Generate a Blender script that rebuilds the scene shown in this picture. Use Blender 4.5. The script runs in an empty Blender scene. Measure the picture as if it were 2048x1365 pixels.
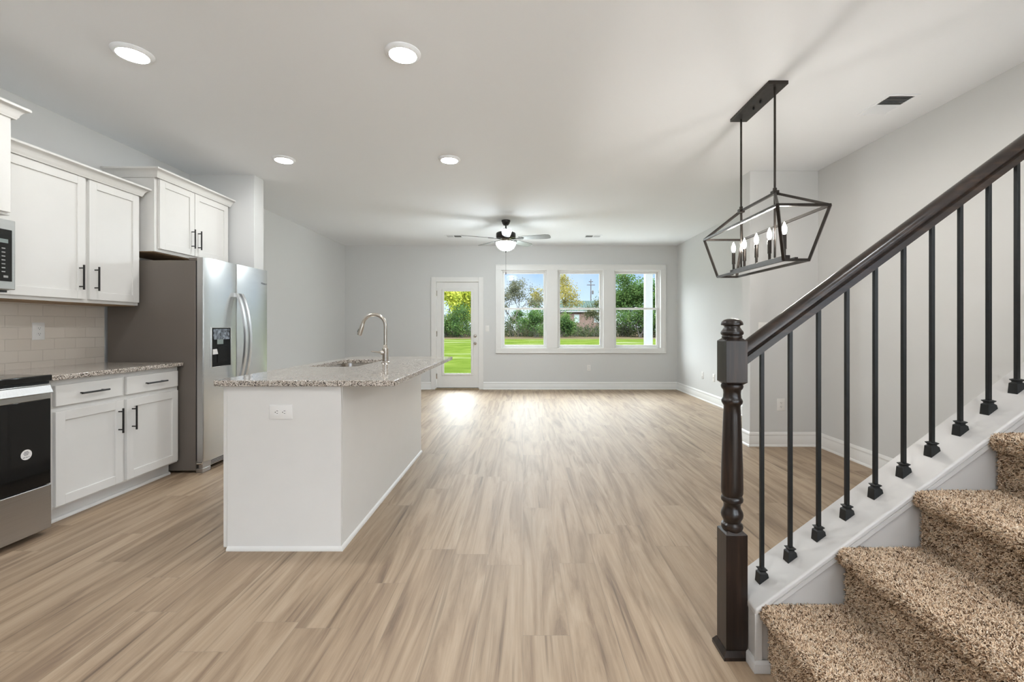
import bpy, math, random
import numpy as np
from mathutils import Vector, Matrix

random.seed(7)
rng = np.random.default_rng(7)
PI = math.pi
scene = bpy.context.scene
COL = scene.collection

# ------------------------------------------------------------------ camera
CAM_H = 1.185
cam_d = bpy.data.cameras.new('camera')
cam_d.sensor_fit = 'HORIZONTAL'
cam_d.sensor_width = 36.0
cam_d.lens = 900.0 / 2048.0 * 36.0
cam_d.shift_x = -22.0 / 2048.0
cam_d.shift_y = -27.5 / 2048.0
cam_d.clip_start = 0.05
cam_d.clip_end = 2000
cam = bpy.data.objects.new('camera', cam_d)
cam.location = (0, 0, CAM_H)
cam.rotation_euler = (PI / 2, 0, 0)
COL.objects.link(cam)
scene.camera = cam

# ------------------------------------------------------------------ view, world, sun
scene.view_settings.view_transform = 'Standard'
scene.view_settings.look = 'None'
scene.view_settings.gamma = 1.0
scene.view_settings.use_curve_mapping = False
scene.view_settings.exposure = 1.38

world = bpy.data.worlds.new('world')
scene.world = world
world.use_nodes = True
wt = world.node_tree
wt.nodes.clear()
w_out = wt.nodes.new('ShaderNodeOutputWorld')
w_bg = wt.nodes.new('ShaderNodeBackground')
w_tc = wt.nodes.new('ShaderNodeTexCoord')
w_sep = wt.nodes.new('ShaderNodeSeparateXYZ')
w_ramp = wt.nodes.new('ShaderNodeValToRGB')
cr = w_ramp.color_ramp
cr.elements[0].position = 0.0
cr.elements[0].color = (0.50, 0.56, 0.62, 1)
cr.elements[1].position = 1.0
cr.elements[1].color = (5.6, 6.0, 6.4, 1)
for p_, c_ in ((0.045, (0.38, 0.48, 0.61, 1)), (0.13, (0.215, 0.33, 0.56, 1)), (0.25, (3.0, 3.3, 3.6, 1)), (0.45, (5.0, 5.3, 5.6, 1))):
    e_ = cr.elements.new(p_)
    e_.color = c_
wt.links.new(w_tc.outputs['Generated'], w_sep.inputs[0])
wt.links.new(w_sep.outputs['Z'], w_ramp.inputs['Fac'])
# soft cloud veil
w_noise = wt.nodes.new('ShaderNodeTexNoise')
w_noise.inputs['Scale'].default_value = 5.0
w_noise.inputs['Detail'].default_value = 5.0
wt.links.new(w_tc.outputs['Generated'], w_noise.inputs['Vector'])
w_cr2 = wt.nodes.new('ShaderNodeValToRGB')
w_cr2.color_ramp.elements[0].position = 0.52
w_cr2.color_ramp.elements[0].color = (0, 0, 0, 1)
w_cr2.color_ramp.elements[1].position = 0.75
w_cr2.color_ramp.elements[1].color = (0.6, 0.6, 0.6, 1)
wt.links.new(w_noise.outputs['Fac'], w_cr2.inputs['Fac'])
w_mix = wt.nodes.new('ShaderNodeMixRGB')
w_mix.inputs['Color2'].default_value = (0.50, 0.53, 0.58, 1)
wt.links.new(w_cr2.outputs['Color'], w_mix.inputs['Fac'])
wt.links.new(w_ramp.outputs['Color'], w_mix.inputs['Color1'])
w_mr = wt.nodes.new('ShaderNodeMapRange')
w_mr.inputs['From Min'].default_value = 0.1
w_mr.inputs['From Max'].default_value = -0.8
w_mr.inputs['To Min'].default_value = 1.0
w_mr.inputs['To Max'].default_value = 1.35
wt.links.new(w_sep.outputs['Y'], w_mr.inputs['Value'])
w_mul = wt.nodes.new('ShaderNodeVectorMath')
w_mul.operation = 'SCALE'
wt.links.new(w_mix.outputs['Color'], w_mul.inputs[0])
wt.links.new(w_mr.outputs[0], w_mul.inputs['Scale'])
wt.links.new(w_mul.outputs[0], w_bg.inputs['Color'])
w_bg.inputs['Strength'].default_value = 0.8
wt.links.new(w_bg.outputs[0], w_out.inputs[0])

sun_d = bpy.data.lights.new('sun', 'SUN')
sun_d.energy = 2.0
sun_d.angle = math.radians(50)
sun_d.color = (0.93, 1.0, 1.03)
sun = bpy.data.objects.new('sun', sun_d)
sun.rotation_euler = Vector((0.28, -0.80, -0.52)).to_track_quat('-Z', 'Y').to_euler()
COL.objects.link(sun)

# strengths of the lamps of the room (used by their builders below)
E_RECESSED = 74.0
E_FAN = 56.0
E_BULB = 125.0

# ------------------------------------------------------------------ helpers
ROOT = {}


def tag(o, label=None, cat=None, group=None, kind=None):
    if label:
        o['label'] = label
    if cat:
        o['category'] = cat
    if group:
        o['group'] = group
    if kind:
        o['kind'] = kind
    return o


def thing(name, label=None, cat=None, loc=(0, 0, 0), group=None, kind=None, rotz=0.0):
    o = bpy.data.objects.new(name, None)
    o.empty_display_size = 0.1
    o.location = loc
    o.rotation_euler = (0, 0, rotz)
    COL.objects.link(o)
    tag(o, label, cat, group, kind)
    return o


def root_of(o):
    while o.parent is not None:
        o = o.parent
    return o


class MB:
    def __init__(self):
        self.v = []
        self.f = []

    def add(self, verts, faces):
        n = len(self.v)
        self.v.extend([tuple(p) for p in verts])
        self.f.extend([tuple(i + n for i in f) for f in faces])
        return self

    def box(self, x0, x1, y0, y1, z0, z1):
        x0, x1 = min(x0, x1), max(x0, x1)
        y0, y1 = min(y0, y1), max(y0, y1)
        z0, z1 = min(z0, z1), max(z0, z1)
        v = [(x0, y0, z0), (x1, y0, z0), (x1, y1, z0), (x0, y1, z0),
             (x0, y0, z1), (x1, y0, z1), (x1, y1, z1), (x0, y1, z1)]
        return self.add(v, [(0, 3, 2, 1), (4, 5, 6, 7), (0, 1, 5, 4), (1, 2, 6, 5), (2, 3, 7, 6), (3, 0, 4, 7)])

    def frustum(self, c0, w0, c1, w1):
        """square frustum between centre c0 (half sizes w0) and c1 (half sizes w1)"""
        v = []
        for c, w in ((c0, w0), (c1, w1)):
            for sx, sy in ((-1, -1), (1, -1), (1, 1), (-1, 1)):
                v.append((c[0] + sx * w[0], c[1] + sy * w[1], c[2]))
        return self.add(v, [(0, 3, 2, 1), (4, 5, 6, 7), (0, 1, 5, 4), (1, 2, 6, 5), (2, 3, 7, 6), (3, 0, 4, 7)])

    def tube(self, pts, r, n=10, cap=True):
        """tube along points; r is a number or list"""
        pts = [Vector(p) for p in pts]
        rs = r if isinstance(r, (list, tuple)) else [r] * len(pts)
        rings = []
        prev_u = None
        for i, p in enumerate(pts):
            if i == 0:
                d = pts[1] - pts[0]
            elif i == len(pts) - 1:
                d = pts[-1] - pts[-2]
            else:
                d = (pts[i + 1] - p).normalized() + (p - pts[i - 1]).normalized()
            d.normalize()
            if prev_u is None:
                a = Vector((0, 0, 1)) if abs(d.z) < 0.9 else Vector((1, 0, 0))
                u = d.cross(a).normalized()
            else:
                u = (prev_u - d * prev_u.dot(d)).normalized()
            prev_u = u
            w = d.cross(u)
            rings.append([p + (u * math.cos(2 * PI * k / n) + w * math.sin(2 * PI * k / n)) * rs[i] for k in range(n)])
        v = [q for ring in rings for q in ring]
        f = []
        for i in range(len(rings) - 1):
            for k in range(n):
                a = i * n + k
                b = i * n + (k + 1) % n
                f.append((a, b, b + n, a + n))
        if cap:
            f.append(tuple(reversed(range(n))))
            f.append(tuple(range((len(rings) - 1) * n, len(rings) * n)))
        return self.add(v, f)

    def bar(self, a, b, w, h=None, up=(0, 0, 1)):
        """square bar from a to b"""
        a, b = Vector(a), Vector(b)
        h = h or w
        d = (b - a).normalized()
        up = Vector(up)
        if abs(d.dot(up)) > 0.95:
            up = Vector((1, 0, 0))
        u = d.cross(up).normalized() * (w / 2)
        q = u.cross(d).normalized() * (h / 2)
        v = [p + s * u + t * q for p in (a, b) for s, t in ((-1, -1), (1, -1), (1, 1), (-1, 1))]
        return self.add(v, [(0, 1, 2, 3), (7, 6, 5, 4), (0, 4, 5, 1), (1, 5, 6, 2), (2, 6, 7, 3), (3, 7, 4, 0)])

    def lathe(self, prof, c=(0, 0, 0), n=24, cap0=True, cap1=True):
        """prof: list of (r, z), around the z axis at c"""
        v = []
        for r, z in prof:
            for k in range(n):
                a = 2 * PI * k / n
                v.append((c[0] + r * math.cos(a), c[1] + r * math.sin(a), c[2] + z))
        f = []
        for i in range(len(prof) - 1):
            for k in range(n):
                a = i * n + k
                b = i * n + (k + 1) % n
                f.append((a, b, b + n, a + n))
        if cap0:
            f.append(tuple(reversed(range(n))))
        if cap1:
            f.append(tuple(range((len(prof) - 1) * n, len(prof) * n)))
        return self.add(v, f)

    def prism(self, poly, axis, a, b):
        """poly: 2-D points in the two other axes (x,z for axis y; y,z for axis x; x,y for axis z)"""
        def P(p, t):
            if axis == 'y':
                return (p[0], t, p[1])
            if axis == 'x':
                return (t, p[0], p[1])
            return (p[0], p[1], t)
        n = len(poly)
        v = [P(p, a) for p in poly] + [P(p, b) for p in poly]
        f = [tuple(range(n)), tuple(reversed(range(n, 2 * n)))]
        for i in range(n):
            j = (i + 1) % n
            f.append((i, i + n, j + n, j))
        return self.add(v, f)

    def sweep(self, prof, path, side=1.0, z0=0.0, closed_prof=True):
        """prof: (outward, up) points; path: list of (x, y); outward is to the right of travel times side"""
        path = [Vector((p[0], p[1])) for p in path]
        n = len(path)
        dirs = []
        for i in range(n - 1):
            dirs.append((path[i + 1] - path[i]).normalized())
        rings = []
        for i in range(n):
            if i == 0:
                d = dirs[0]
                m = Vector((d.y, -d.x)) * side
            elif i == n - 1:
                d = dirs[-1]
                m = Vector((d.y, -d.x)) * side
            else:
                n0 = Vector((dirs[i - 1].y, -dirs[i - 1].x)) * side
                n1 = Vector((dirs[i].y, -dirs[i].x)) * side
                m = (n0 + n1)
                m = m / max(1e-6, (1 + n0.dot(n1)))
            rings.append([(path[i].x + m.x * o, path[i].y + m.y * o, z0 + u) for o, u in prof])
        k = len(prof)
        v = [p for r in rings for p in r]
        f = []
        for i in range(n - 1):
            for j in range(k):
                a = i * k + j
                b = i * k + (j + 1) % k
                f.append((a, b, b + k, a + k))
        f.append(tuple(reversed(range(k))))
        f.append(tuple(range((n - 1) * k, n * k)))
        return self.add(v, f)


def make(name, mb, mat, parent=None, bevel=0.0, smooth=35.0, seg=2, local=False):
    """link a mesh builder as one object. Vertices are in world space unless local (parent space)."""
    me = bpy.data.meshes.new(name)
    v = mb.v
    if parent is not None and not local:
        r = root_of(parent).location
        v = [(p[0] - r.x, p[1] - r.y, p[2] - r.z) for p in v]
    me.from_pydata(v, [], mb.f)
    me.update()
    import bmesh
    bm = bmesh.new()
    bm.from_mesh(me)
    bmesh.ops.recalc_face_normals(bm, faces=bm.faces)
    bm.to_mesh(me)
    bm.free()
    if smooth:
        me.shade_smooth()
        me.set_sharp_from_angle(angle=math.radians(smooth))
    me.materials.append(mat)
    o = bpy.data.objects.new(name, me)
    COL.objects.link(o)
    if parent is not None:
        o.parent = parent
    if bevel:
        m = o.modifiers.new('bevel', 'BEVEL')
        m.width = bevel
        m.segments = seg
        m.limit_method = 'ANGLE'
        m.angle_limit = math.radians(40)
        m.harden_normals = False
    return o


def copy_tree(o, parent=None):
    c = o.copy()
    COL.objects.link(c)
    if parent is not None:
        c.parent = parent
    for ch in list(o.children):
        copy_tree(ch, c)
    return c


# ------------------------------------------------------------------ materials
def new_mat(name):
    m = bpy.data.materials.new(name)
    m.use_nodes = True
    nt = m.node_tree
    b = nt.nodes['Principled BSDF']
    return m, nt, b


def pmat(name, col, rough=0.5, metal=0.0, spec=0.5, coat=0.0, noise=0.0, nscale=8.0, bump=0.0, bscale=60.0, emis=None, estr=0.0):
    m, nt, b = new_mat(name)
    b.inputs['Base Color'].default_value = (*col, 1)
    b.inputs['Roughness'].default_value = rough
    b.inputs['Metallic'].default_value = metal
    b.inputs['Specular IOR Level'].default_value = spec
    b.inputs['Coat Weight'].default_value = coat
    tc = nt.nodes.new('ShaderNodeTexCoord')
    if noise:
        n = nt.nodes.new('ShaderNodeTexNoise')
        n.inputs['Scale'].default_value = nscale
        n.inputs['Detail'].default_value = 4
        nt.links.new(tc.outputs['Object'], n.inputs['Vector'])
        r = nt.nodes.new('ShaderNodeValToRGB')
        r.color_ramp.elements[0].position = 0.3
        r.color_ramp.elements[1].position = 0.7
        r.color_ramp.elements[0].color = (*[c * (1 - noise) for c in col], 1)
        r.color_ramp.elements[1].color = (*[min(1, c * (1 + noise)) for c in col], 1)
        nt.links.new(n.outputs['Fac'], r.inputs['Fac'])
        nt.links.new(r.outputs['Color'], b.inputs['Base Color'])
    if bump:
        n2 = nt.nodes.new('ShaderNodeTexNoise')
        n2.inputs['Scale'].default_value = bscale
        n2.inputs['Detail'].default_value = 3
        nt.links.new(tc.outputs['Object'], n2.inputs['Vector'])
        bp = nt.nodes.new('ShaderNodeBump')
        bp.inputs['Strength'].default_value = bump
        bp.inputs['Distance'].default_value = 0.002
        nt.links.new(n2.outputs['Fac'], bp.inputs['Height'])
        nt.links.new(bp.outputs['Normal'], b.inputs['Normal'])
    if emis:
        b.inputs['Emission Color'].default_value = (*emis, 1)
        b.inputs['Emission Strength'].default_value = estr
    return m


def stretch_coords(nt, sx, sy, sz):
    tc = nt.nodes.new('ShaderNodeTexCoord')
    mp = nt.nodes.new('ShaderNodeMapping')
    mp.inputs['Scale'].default_value = (sx, sy, sz)
    nt.links.new(tc.outputs['Object'], mp.inputs['Vector'])
    return mp.outputs['Vector']


def ramp(nt, fac, stops, interp='LINEAR'):
    r = nt.nodes.new('ShaderNodeValToRGB')
    r.color_ramp.interpolation = interp
    els = r.color_ramp.elements
    els[0].position, els[0].color = stops[0][0], (*stops[0][1], 1)
    els[1].position, els[1].color = stops[-1][0], (*stops[-1][1], 1)
    for p, c in stops[1:-1]:
        e = els.new(p)
        e.color = (*c, 1)
    nt.links.new(fac, r.inputs['Fac'])
    return r.outputs['Color']


def steel(name, col, rough, axis):
    m, nt, b = new_mat(name)
    b.inputs['Metallic'].default_value = 1.0
    b.inputs['Roughness'].default_value = rough
    sc = [400, 400, 400]
    sc['xyz'.index(axis)] = 3
    v = stretch_coords(nt, *sc)
    n = nt.nodes.new('ShaderNodeTexNoise')
    n.inputs['Scale'].default_value = 1.0
    n.inputs['Detail'].default_value = 2
    nt.links.new(v, n.inputs['Vector'])
    c = ramp(nt, n.outputs['Fac'], [(0.3, tuple(k * 0.93 for k in col)), (0.7, tuple(min(1, k * 1.05) for k in col))])
    nt.links.new(c, b.inputs['Base Color'])
    bp = nt.nodes.new('ShaderNodeBump')
    bp.inputs['Strength'].default_value = 0.04
    bp.inputs['Distance'].default_value = 0.001
    nt.links.new(n.outputs['Fac'], bp.inputs['Height'])
    nt.links.new(bp.outputs['Normal'], b.inputs['Normal'])
    return m


def wood_dark():
    m, nt, b = new_mat('dark_stained_wood')
    v = stretch_coords(nt, 60, 60, 4)
    n = nt.nodes.new('ShaderNodeTexNoise')
    n.inputs['Scale'].default_value = 1.0
    n.inputs['Detail'].default_value = 5
    nt.links.new(v, n.inputs['Vector'])
    c = ramp(nt, n.outputs['Fac'], [(0.3, (0.006, 0.004, 0.0032)), (0.55, (0.016, 0.0095, 0.007)), (0.75, (0.042, 0.022, 0.015))])
    nt.links.new(c, b.inputs['Base Color'])
    b.inputs['Roughness'].default_value = 0.3
    b.inputs['Coat Weight'].default_value = 0.12
    b.inputs['Coat Roughness'].default_value = 0.15
    b.inputs['Specular IOR Level'].default_value = 0.4
    return m


def wood_dark_rail(m_slope):
    m, nt, b = new_mat('dark_stained_rail')
    tc = nt.nodes.new('ShaderNodeTexCoord')
    mp = nt.nodes.new('ShaderNodeMapping')
    mp.vector_type = 'POINT'
    mp.inputs['Rotation'].default_value = (0, math.atan(m_slope), 0)
    mp.inputs['Scale'].default_value = (4, 60, 60)
    nt.links.new(tc.outputs['Object'], mp.inputs['Vector'])
    n = nt.nodes.new('ShaderNodeTexNoise')
    n.inputs['Scale'].default_value = 1.0
    n.inputs['Detail'].default_value = 5
    nt.links.new(mp.outputs['Vector'], n.inputs['Vector'])
    c = ramp(nt, n.outputs['Fac'], [(0.3, (0.010, 0.006, 0.0045)), (0.55, (0.024, 0.0145, 0.010)), (0.75, (0.052, 0.030, 0.020))])
    nt.links.new(c, b.inputs['Base Color'])
    b.inputs['Roughness'].default_value = 0.28
    b.inputs['Coat Weight'].default_value = 0.12
    b.inputs['Coat Roughness'].default_value = 0.15
    b.inputs['Specular IOR Level'].default_value = 0.4
    return m


def granite():
    m, nt, b = new_mat('speckled_granite')
    tc = nt.nodes.new('ShaderNodeTexCoord')
    n0 = nt.nodes.new('ShaderNodeTexNoise')
    n0.inputs['Scale'].default_value = 90
    nt.links.new(tc.outputs['Object'], n0.inputs['Vector'])
    mx = nt.nodes.new('ShaderNodeMixRGB')
    mx.blend_type = 'ADD'
    mx.inputs['Fac'].default_value = 0.012
    nt.links.new(tc.outputs['Object'], mx.inputs['Color1'])
    nt.links.new(n0.outputs['Color'], mx.inputs['Color2'])
    vo = nt.nodes.new('ShaderNodeTexVoronoi')
    vo.inputs['Scale'].default_value = 250
    nt.links.new(mx.outputs['Color'], vo.inputs['Vector'])
    sep = nt.nodes.new('ShaderNodeSeparateColor')
    nt.links.new(vo.outputs['Color'], sep.inputs['Color'])
    c = ramp(nt, sep.outputs[0], [(0.0, (0.025, 0.021, 0.019)), (0.13, (0.11, 0.09, 0.075)), (0.24, (0.29, 0.24, 0.195)),
                                  (0.44, (0.50, 0.44, 0.38)), (0.72, (0.66, 0.61, 0.55)), (1.0, (0.42, 0.36, 0.31))], 'CONSTANT')
    nt.links.new(c, b.inputs['Base Color'])
    b.inputs['Roughness'].default_value = 0.10
    b.inputs['Specular IOR Level'].default_value = 0.5
    return m


def floor_mat():
    m, nt, b = new_mat('oak_plank_floor')
    tc = nt.nodes.new('ShaderNodeTexCoord')
    sp = nt.nodes.new('ShaderNodeSeparateXYZ')
    nt.links.new(tc.outputs['Object'], sp.inputs[0])
    cb = nt.nodes.new('ShaderNodeCombineXYZ')
    nt.links.new(sp.outputs['X'], cb.inputs['Y'])
    # each row of planks starts at its own place
    rw = nt.nodes.new('ShaderNodeMath')
    rw.operation = 'DIVIDE'
    rw.inputs[1].default_value = 0.18
    nt.links.new(sp.outputs['X'], rw.inputs[0])
    rf_ = nt.nodes.new('ShaderNodeMath')
    rf_.operation = 'FLOOR'
    nt.links.new(rw.outputs[0], rf_.inputs[0])
    wn = nt.nodes.new('ShaderNodeTexWhiteNoise')
    wn.noise_dimensions = '1D'
    nt.links.new(rf_.outputs[0], wn.inputs['W'])
    sh_ = nt.nodes.new('ShaderNodeMath')
    sh_.operation = 'MULTIPLY_ADD'
    sh_.inputs[1].default_value = 1.22
    nt.links.new(wn.outputs['Value'], sh_.inputs[0])
    nt.links.new(sp.outputs['Y'], sh_.inputs[2])
    nt.links.new(sh_.outputs[0], cb.inputs['X'])
    br = nt.nodes.new('ShaderNodeTexBrick')
    br.offset = 0.0
    br.inputs['Color1'].default_value = (0.0, 0.0, 0.0, 1)
    br.inputs['Color2'].default_value = (1, 1, 1, 1)
    br.inputs['Mortar'].default_value = (0.5, 0.5, 0.5, 1)
    br.inputs['Scale'].default_value = 1.0
    br.inputs['Mortar Size'].default_value = 0.0008
    br.inputs['Mortar Smooth'].default_value = 0.3
    br.inputs['Brick Width'].default_value = 1.22
    br.inputs['Row Height'].default_value = 0.18
    nt.links.new(cb.outputs[0], br.inputs['Vector'])
    # every plank takes its own stretch of grain
    ad = nt.nodes.new('ShaderNodeVectorMath')
    ad.operation = 'MULTIPLY_ADD'
    nt.links.new(br.outputs['Color'], ad.inputs[0])
    ad.inputs[1].default_value = (13.0, 31.0, 7.0)
    nt.links.new(tc.outputs['Object'], ad.inputs[2])
    mp = nt.nodes.new('ShaderNodeMapping')
    mp.inputs['Scale'].default_value = (8.5, 0.62, 1)
    nt.links.new(ad.outputs[0], mp.inputs['Vector'])
    n1 = nt.nodes.new('ShaderNodeTexNoise')
    n1.inputs['Scale'].default_value = 1.0
    n1.inputs['Detail'].default_value = 6
    n1.inputs['Roughness'].default_value = 0.62
    n1.inputs['Distortion'].default_value = 1.9
    nt.links.new(mp.outputs['Vector'], n1.inputs['Vector'])
    mp2 = nt.nodes.new('ShaderNodeMapping')
    mp2.inputs['Scale'].default_value = (150, 5.0, 1)
    nt.links.new(ad.outputs[0], mp2.inputs['Vector'])
    n2 = nt.nodes.new('ShaderNodeTexNoise')
    n2.inputs['Scale'].default_value = 1.0
    n2.inputs['Detail'].default_value = 3
    nt.links.new(mp2.outputs['Vector'], n2.inputs['Vector'])
    c1 = ramp(nt, n1.outputs['Fac'], [(0.27, (0.165, 0.112, 0.073)), (0.40, (0.285, 0.207, 0.140)), (0.53, (0.395, 0.303, 0.214)), (0.72, (0.47, 0.378, 0.282))])
    c2 = ramp(nt, n2.outputs['Fac'], [(0.3, (0.93, 0.92, 0.91)), (0.7, (1.06, 1.06, 1.06))])
    mx = nt.nodes.new('ShaderNodeMixRGB')
    mx.blend_type = 'MULTIPLY'
    mx.inputs['Fac'].default_value = 1
    nt.links.new(c1, mx.inputs['Color1'])
    nt.links.new(c2, mx.inputs['Color2'])
    c3 = ramp(nt, br.outputs['Color'], [(0.0, (0.87, 0.815, 0.75)), (1.0, (0.96, 0.905, 0.84))])
    mx2 = nt.nodes.new('ShaderNodeMixRGB')
    mx2.blend_type = 'MULTIPLY'
    mx2.inputs['Fac'].default_value = 1
    nt.links.new(mx.outputs['Color'], mx2.inputs['Color1'])
    nt.links.new(c3, mx2.inputs['Color2'])
    # sparse dark mineral streaks
    mp3 = nt.nodes.new('ShaderNodeMapping')
    mp3.inputs['Scale'].default_value = (34, 0.85, 1)
    nt.links.new(ad.outputs[0], mp3.inputs['Vector'])
    n3 = nt.nodes.new('ShaderNodeTexNoise')
    n3.inputs['Scale'].default_value = 1.0
    n3.inputs['Detail'].default_value = 4
    n3.inputs['Distortion'].default_value = 0.8
    nt.links.new(mp3.outputs['Vector'], n3.inputs['Vector'])
    c4 = ramp(nt, n3.outputs['Fac'], [(0.27, (0.50, 0.47, 0.44)), (0.40, (1, 1, 1))])
    mx4 = nt.nodes.new('ShaderNodeMixRGB')
    mx4.blend_type = 'MULTIPLY'
    mx4.inputs['Fac'].default_value = 1
    nt.links.new(mx2.outputs['Color'], mx4.inputs['Color1'])
    nt.links.new(c4, mx4.inputs['Color2'])
    mx3 = nt.nodes.new('ShaderNodeMixRGB')
    mx3.inputs['Color2'].default_value = (0.225, 0.17, 0.12, 1)
    nt.links.new(br.outputs['Fac'], mx3.inputs['Fac'])
    nt.links.new(mx4.outputs['Color'], mx3.inputs['Color1'])
    nt.links.new(mx3.outputs['Color'], b.inputs['Base Color'])
    b.inputs['Roughness'].default_value = 0.54
    b.inputs['Specular IOR Level'].default_value = 0.85
    bp = nt.nodes.new('ShaderNodeBump')
    bp.inputs['Strength'].default_value = 0.12
    bp.inputs['Distance'].default_value = 0.001
    nt.links.new(n2.outputs['Fac'], bp.inputs['Height'])
    nt.links.new(bp.outputs['Normal'], b.inputs['Normal'])
    return m


def tile_mat():
    m, nt, b = new_mat('subway_tile')
    tc = nt.nodes.new('ShaderNodeTexCoord')
    sp = nt.nodes.new('ShaderNodeSeparateXYZ')
    nt.links.new(tc.outputs['Object'], sp.inputs[0])
    cb = nt.nodes.new('ShaderNodeCombineXYZ')
    nt.links.new(sp.outputs['Y'], cb.inputs['X'])
    nt.links.new(sp.outputs['Z'], cb.inputs['Y'])
    br = nt.nodes.new('ShaderNodeTexBrick')
    br.offset = 0.5
    br.inputs['Color1'].default_value = (0.68, 0.61, 0.53, 1)
    br.inputs['Color2'].default_value = (0.72, 0.65, 0.57, 1)
    br.inputs['Mortar'].default_value = (0.64, 0.575, 0.50, 1)
    br.inputs['Scale'].default_value = 1.0
    br.inputs['Mortar Size'].default_value = 0.0022
    br.inputs['Mortar Smooth'].default_value = 0.5
    br.inputs['Brick Width'].default_value = 0.155
    br.inputs['Row Height'].default_value = 0.079
    nt.links.new(cb.outputs[0], br.inputs['Vector'])
    nt.links.new(br.outputs['Color'], b.inputs['Base Color'])
    b.inputs['Roughness'].default_value = 0.12
    bp = nt.nodes.new('ShaderNodeBump')
    bp.inputs['Strength'].default_value = 0.6
    bp.inputs['Distance'].default_value = 0.003
    bp.invert = True
    nt.links.new(br.outputs['Fac'], bp.inputs['Height'])
    nt.links.new(bp.outputs['Normal'], b.inputs['Normal'])
    return m


def glass_mat():
    m, nt, b = new_mat('clear_pane')
    nt.nodes.remove(b)
    out = nt.nodes['Material Output']
    tr = nt.nodes.new('ShaderNodeBsdfTransparent')
    tr.inputs['Color'].default_value = (0.97, 0.985, 0.975, 1)
    gl = nt.nodes.new('ShaderNodeBsdfGlossy')
    gl.inputs['Roughness'].default_value = 0.02
    fr = nt.nodes.new('ShaderNodeFresnel')
    fr.inputs['IOR'].default_value = 1.08
    mx = nt.nodes.new('ShaderNodeMixShader')
    nt.links.new(fr.outputs[0], mx.inputs['Fac'])
    nt.links.new(tr.outputs[0], mx.inputs[1])
    nt.links.new(gl.outputs[0], mx.inputs[2])
    nt.links.new(mx.outputs[0], out.inputs['Surface'])
    return m


def emit_mat(name, col, strength):
    return pmat(name, (0.9, 0.9, 0.9), 0.4, emis=col, estr=strength)


def carpet_mat():
    m, nt, b = new_mat('frieze_carpet')
    at = nt.nodes.new('ShaderNodeVertexColor')
    at.layer_name = 'yarn'
    nt.links.new(at.outputs['Color'], b.inputs['Base Color'])
    b.inputs['Roughness'].default_value = 0.95
    b.inputs['Specular IOR Level'].default_value = 0.15
    return m


def carpet_base_mat():
    m, nt, b = new_mat('carpet_backing')
    tc = nt.nodes.new('ShaderNodeTexCoord')
    n = nt.nodes.new('ShaderNodeTexVoronoi')
    n.inputs['Scale'].default_value = 260
    nt.links.new(tc.outputs['Object'], n.inputs['Vector'])
    sp = nt.nodes.new('ShaderNodeSeparateColor')
    nt.links.new(n.outputs['Color'], sp.inputs['Color'])
    c = ramp(nt, sp.outputs[0], [(0.0, (0.12, 0.08, 0.05)), (0.4, (0.30, 0.21, 0.14)), (1.0, (0.55, 0.42, 0.30))])
    nt.links.new(c, b.inputs['Base Color'])
    b.inputs['Roughness'].default_value = 1.0
    b.inputs['Specular IOR Level'].default_value = 0.1
    return m


def lawn_mat():
    m, nt, b = new_mat('sunlit_lawn')
    tc = nt.nodes.new('ShaderNodeTexCoord')
    n = nt.nodes.new('ShaderNodeTexNoise')
    n.inputs['Scale'].default_value = 0.5
    n.inputs['Detail'].default_value = 8
    n.inputs['Roughness'].default_value = 0.7
    nt.links.new(tc.outputs['Object'], n.inputs['Vector'])
    c = ramp(nt, n.outputs['Fac'], [(0.3, (0.020, 0.031, 0.005)), (0.48, (0.036, 0.052, 0.008)), (0.62, (0.050, 0.064, 0.013)), (0.78, (0.070, 0.080, 0.03))])
    n2 = nt.nodes.new('ShaderNodeTexNoise')
    n2.inputs['Scale'].default_value = 0.16
    n2.inputs['Detail'].default_value = 5
    mp = nt.nodes.new('ShaderNodeMapping')
    mp.inputs['Scale'].default_value = (0.8, 2.2, 1)
    mp.inputs['Rotation'].default_value = (0, 0, 0.35)
    nt.links.new(tc.outputs['Object'], mp.inputs['Vector'])
    nt.links.new(mp.outputs['Vector'], n2.inputs['Vector'])
    f = ramp(nt, n2.outputs['Fac'], [(0.58, (0, 0, 0)), (0.70, (0.75, 0.75, 0.75))])
    mx = nt.nodes.new('ShaderNodeMixRGB')
    mx.inputs['Color2'].default_value = (0.10, 0.105, 0.065, 1)  # paler patches scattered over the grass
    nt.links.new(f, mx.inputs['Fac'])
    nt.links.new(c, mx.inputs['Color1'])
    # dry tan border towards the thicket
    sp = nt.nodes.new('ShaderNodeSeparateXYZ')
    nt.links.new(tc.outputs['Object'], sp.inputs[0])
    n3 = nt.nodes.new('ShaderNodeMath')
    n3.operation = 'MULTIPLY_ADD'
    nt.links.new(n.outputs['Fac'], n3.inputs[0])
    n3.inputs[1].default_value = 12.0
    nt.links.new(sp.outputs['Y'], n3.inputs[2])
    mr = nt.nodes.new('ShaderNodeMapRange')
    mr.inputs['From Min'].default_value = 54
    mr.inputs['From Max'].default_value = 60
    nt.links.new(n3.outputs[0], mr.inputs['Value'])
    mx2 = nt.nodes.new('ShaderNodeMixRGB')
    mx2.inputs['Color2'].default_value = (0.050, 0.039, 0.024, 1)
    nt.links.new(mr.outputs[0], mx2.inputs['Fac'])
    nt.links.new(mx.outputs['Color'], mx2.inputs['Color1'])
    nt.links.new(mx2.outputs['Color'], b.inputs['Base Color'])
    b.inputs['Roughness'].default_value = 0.9
    b.inputs['Specular IOR Level'].default_value = 0.0
    return m


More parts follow.
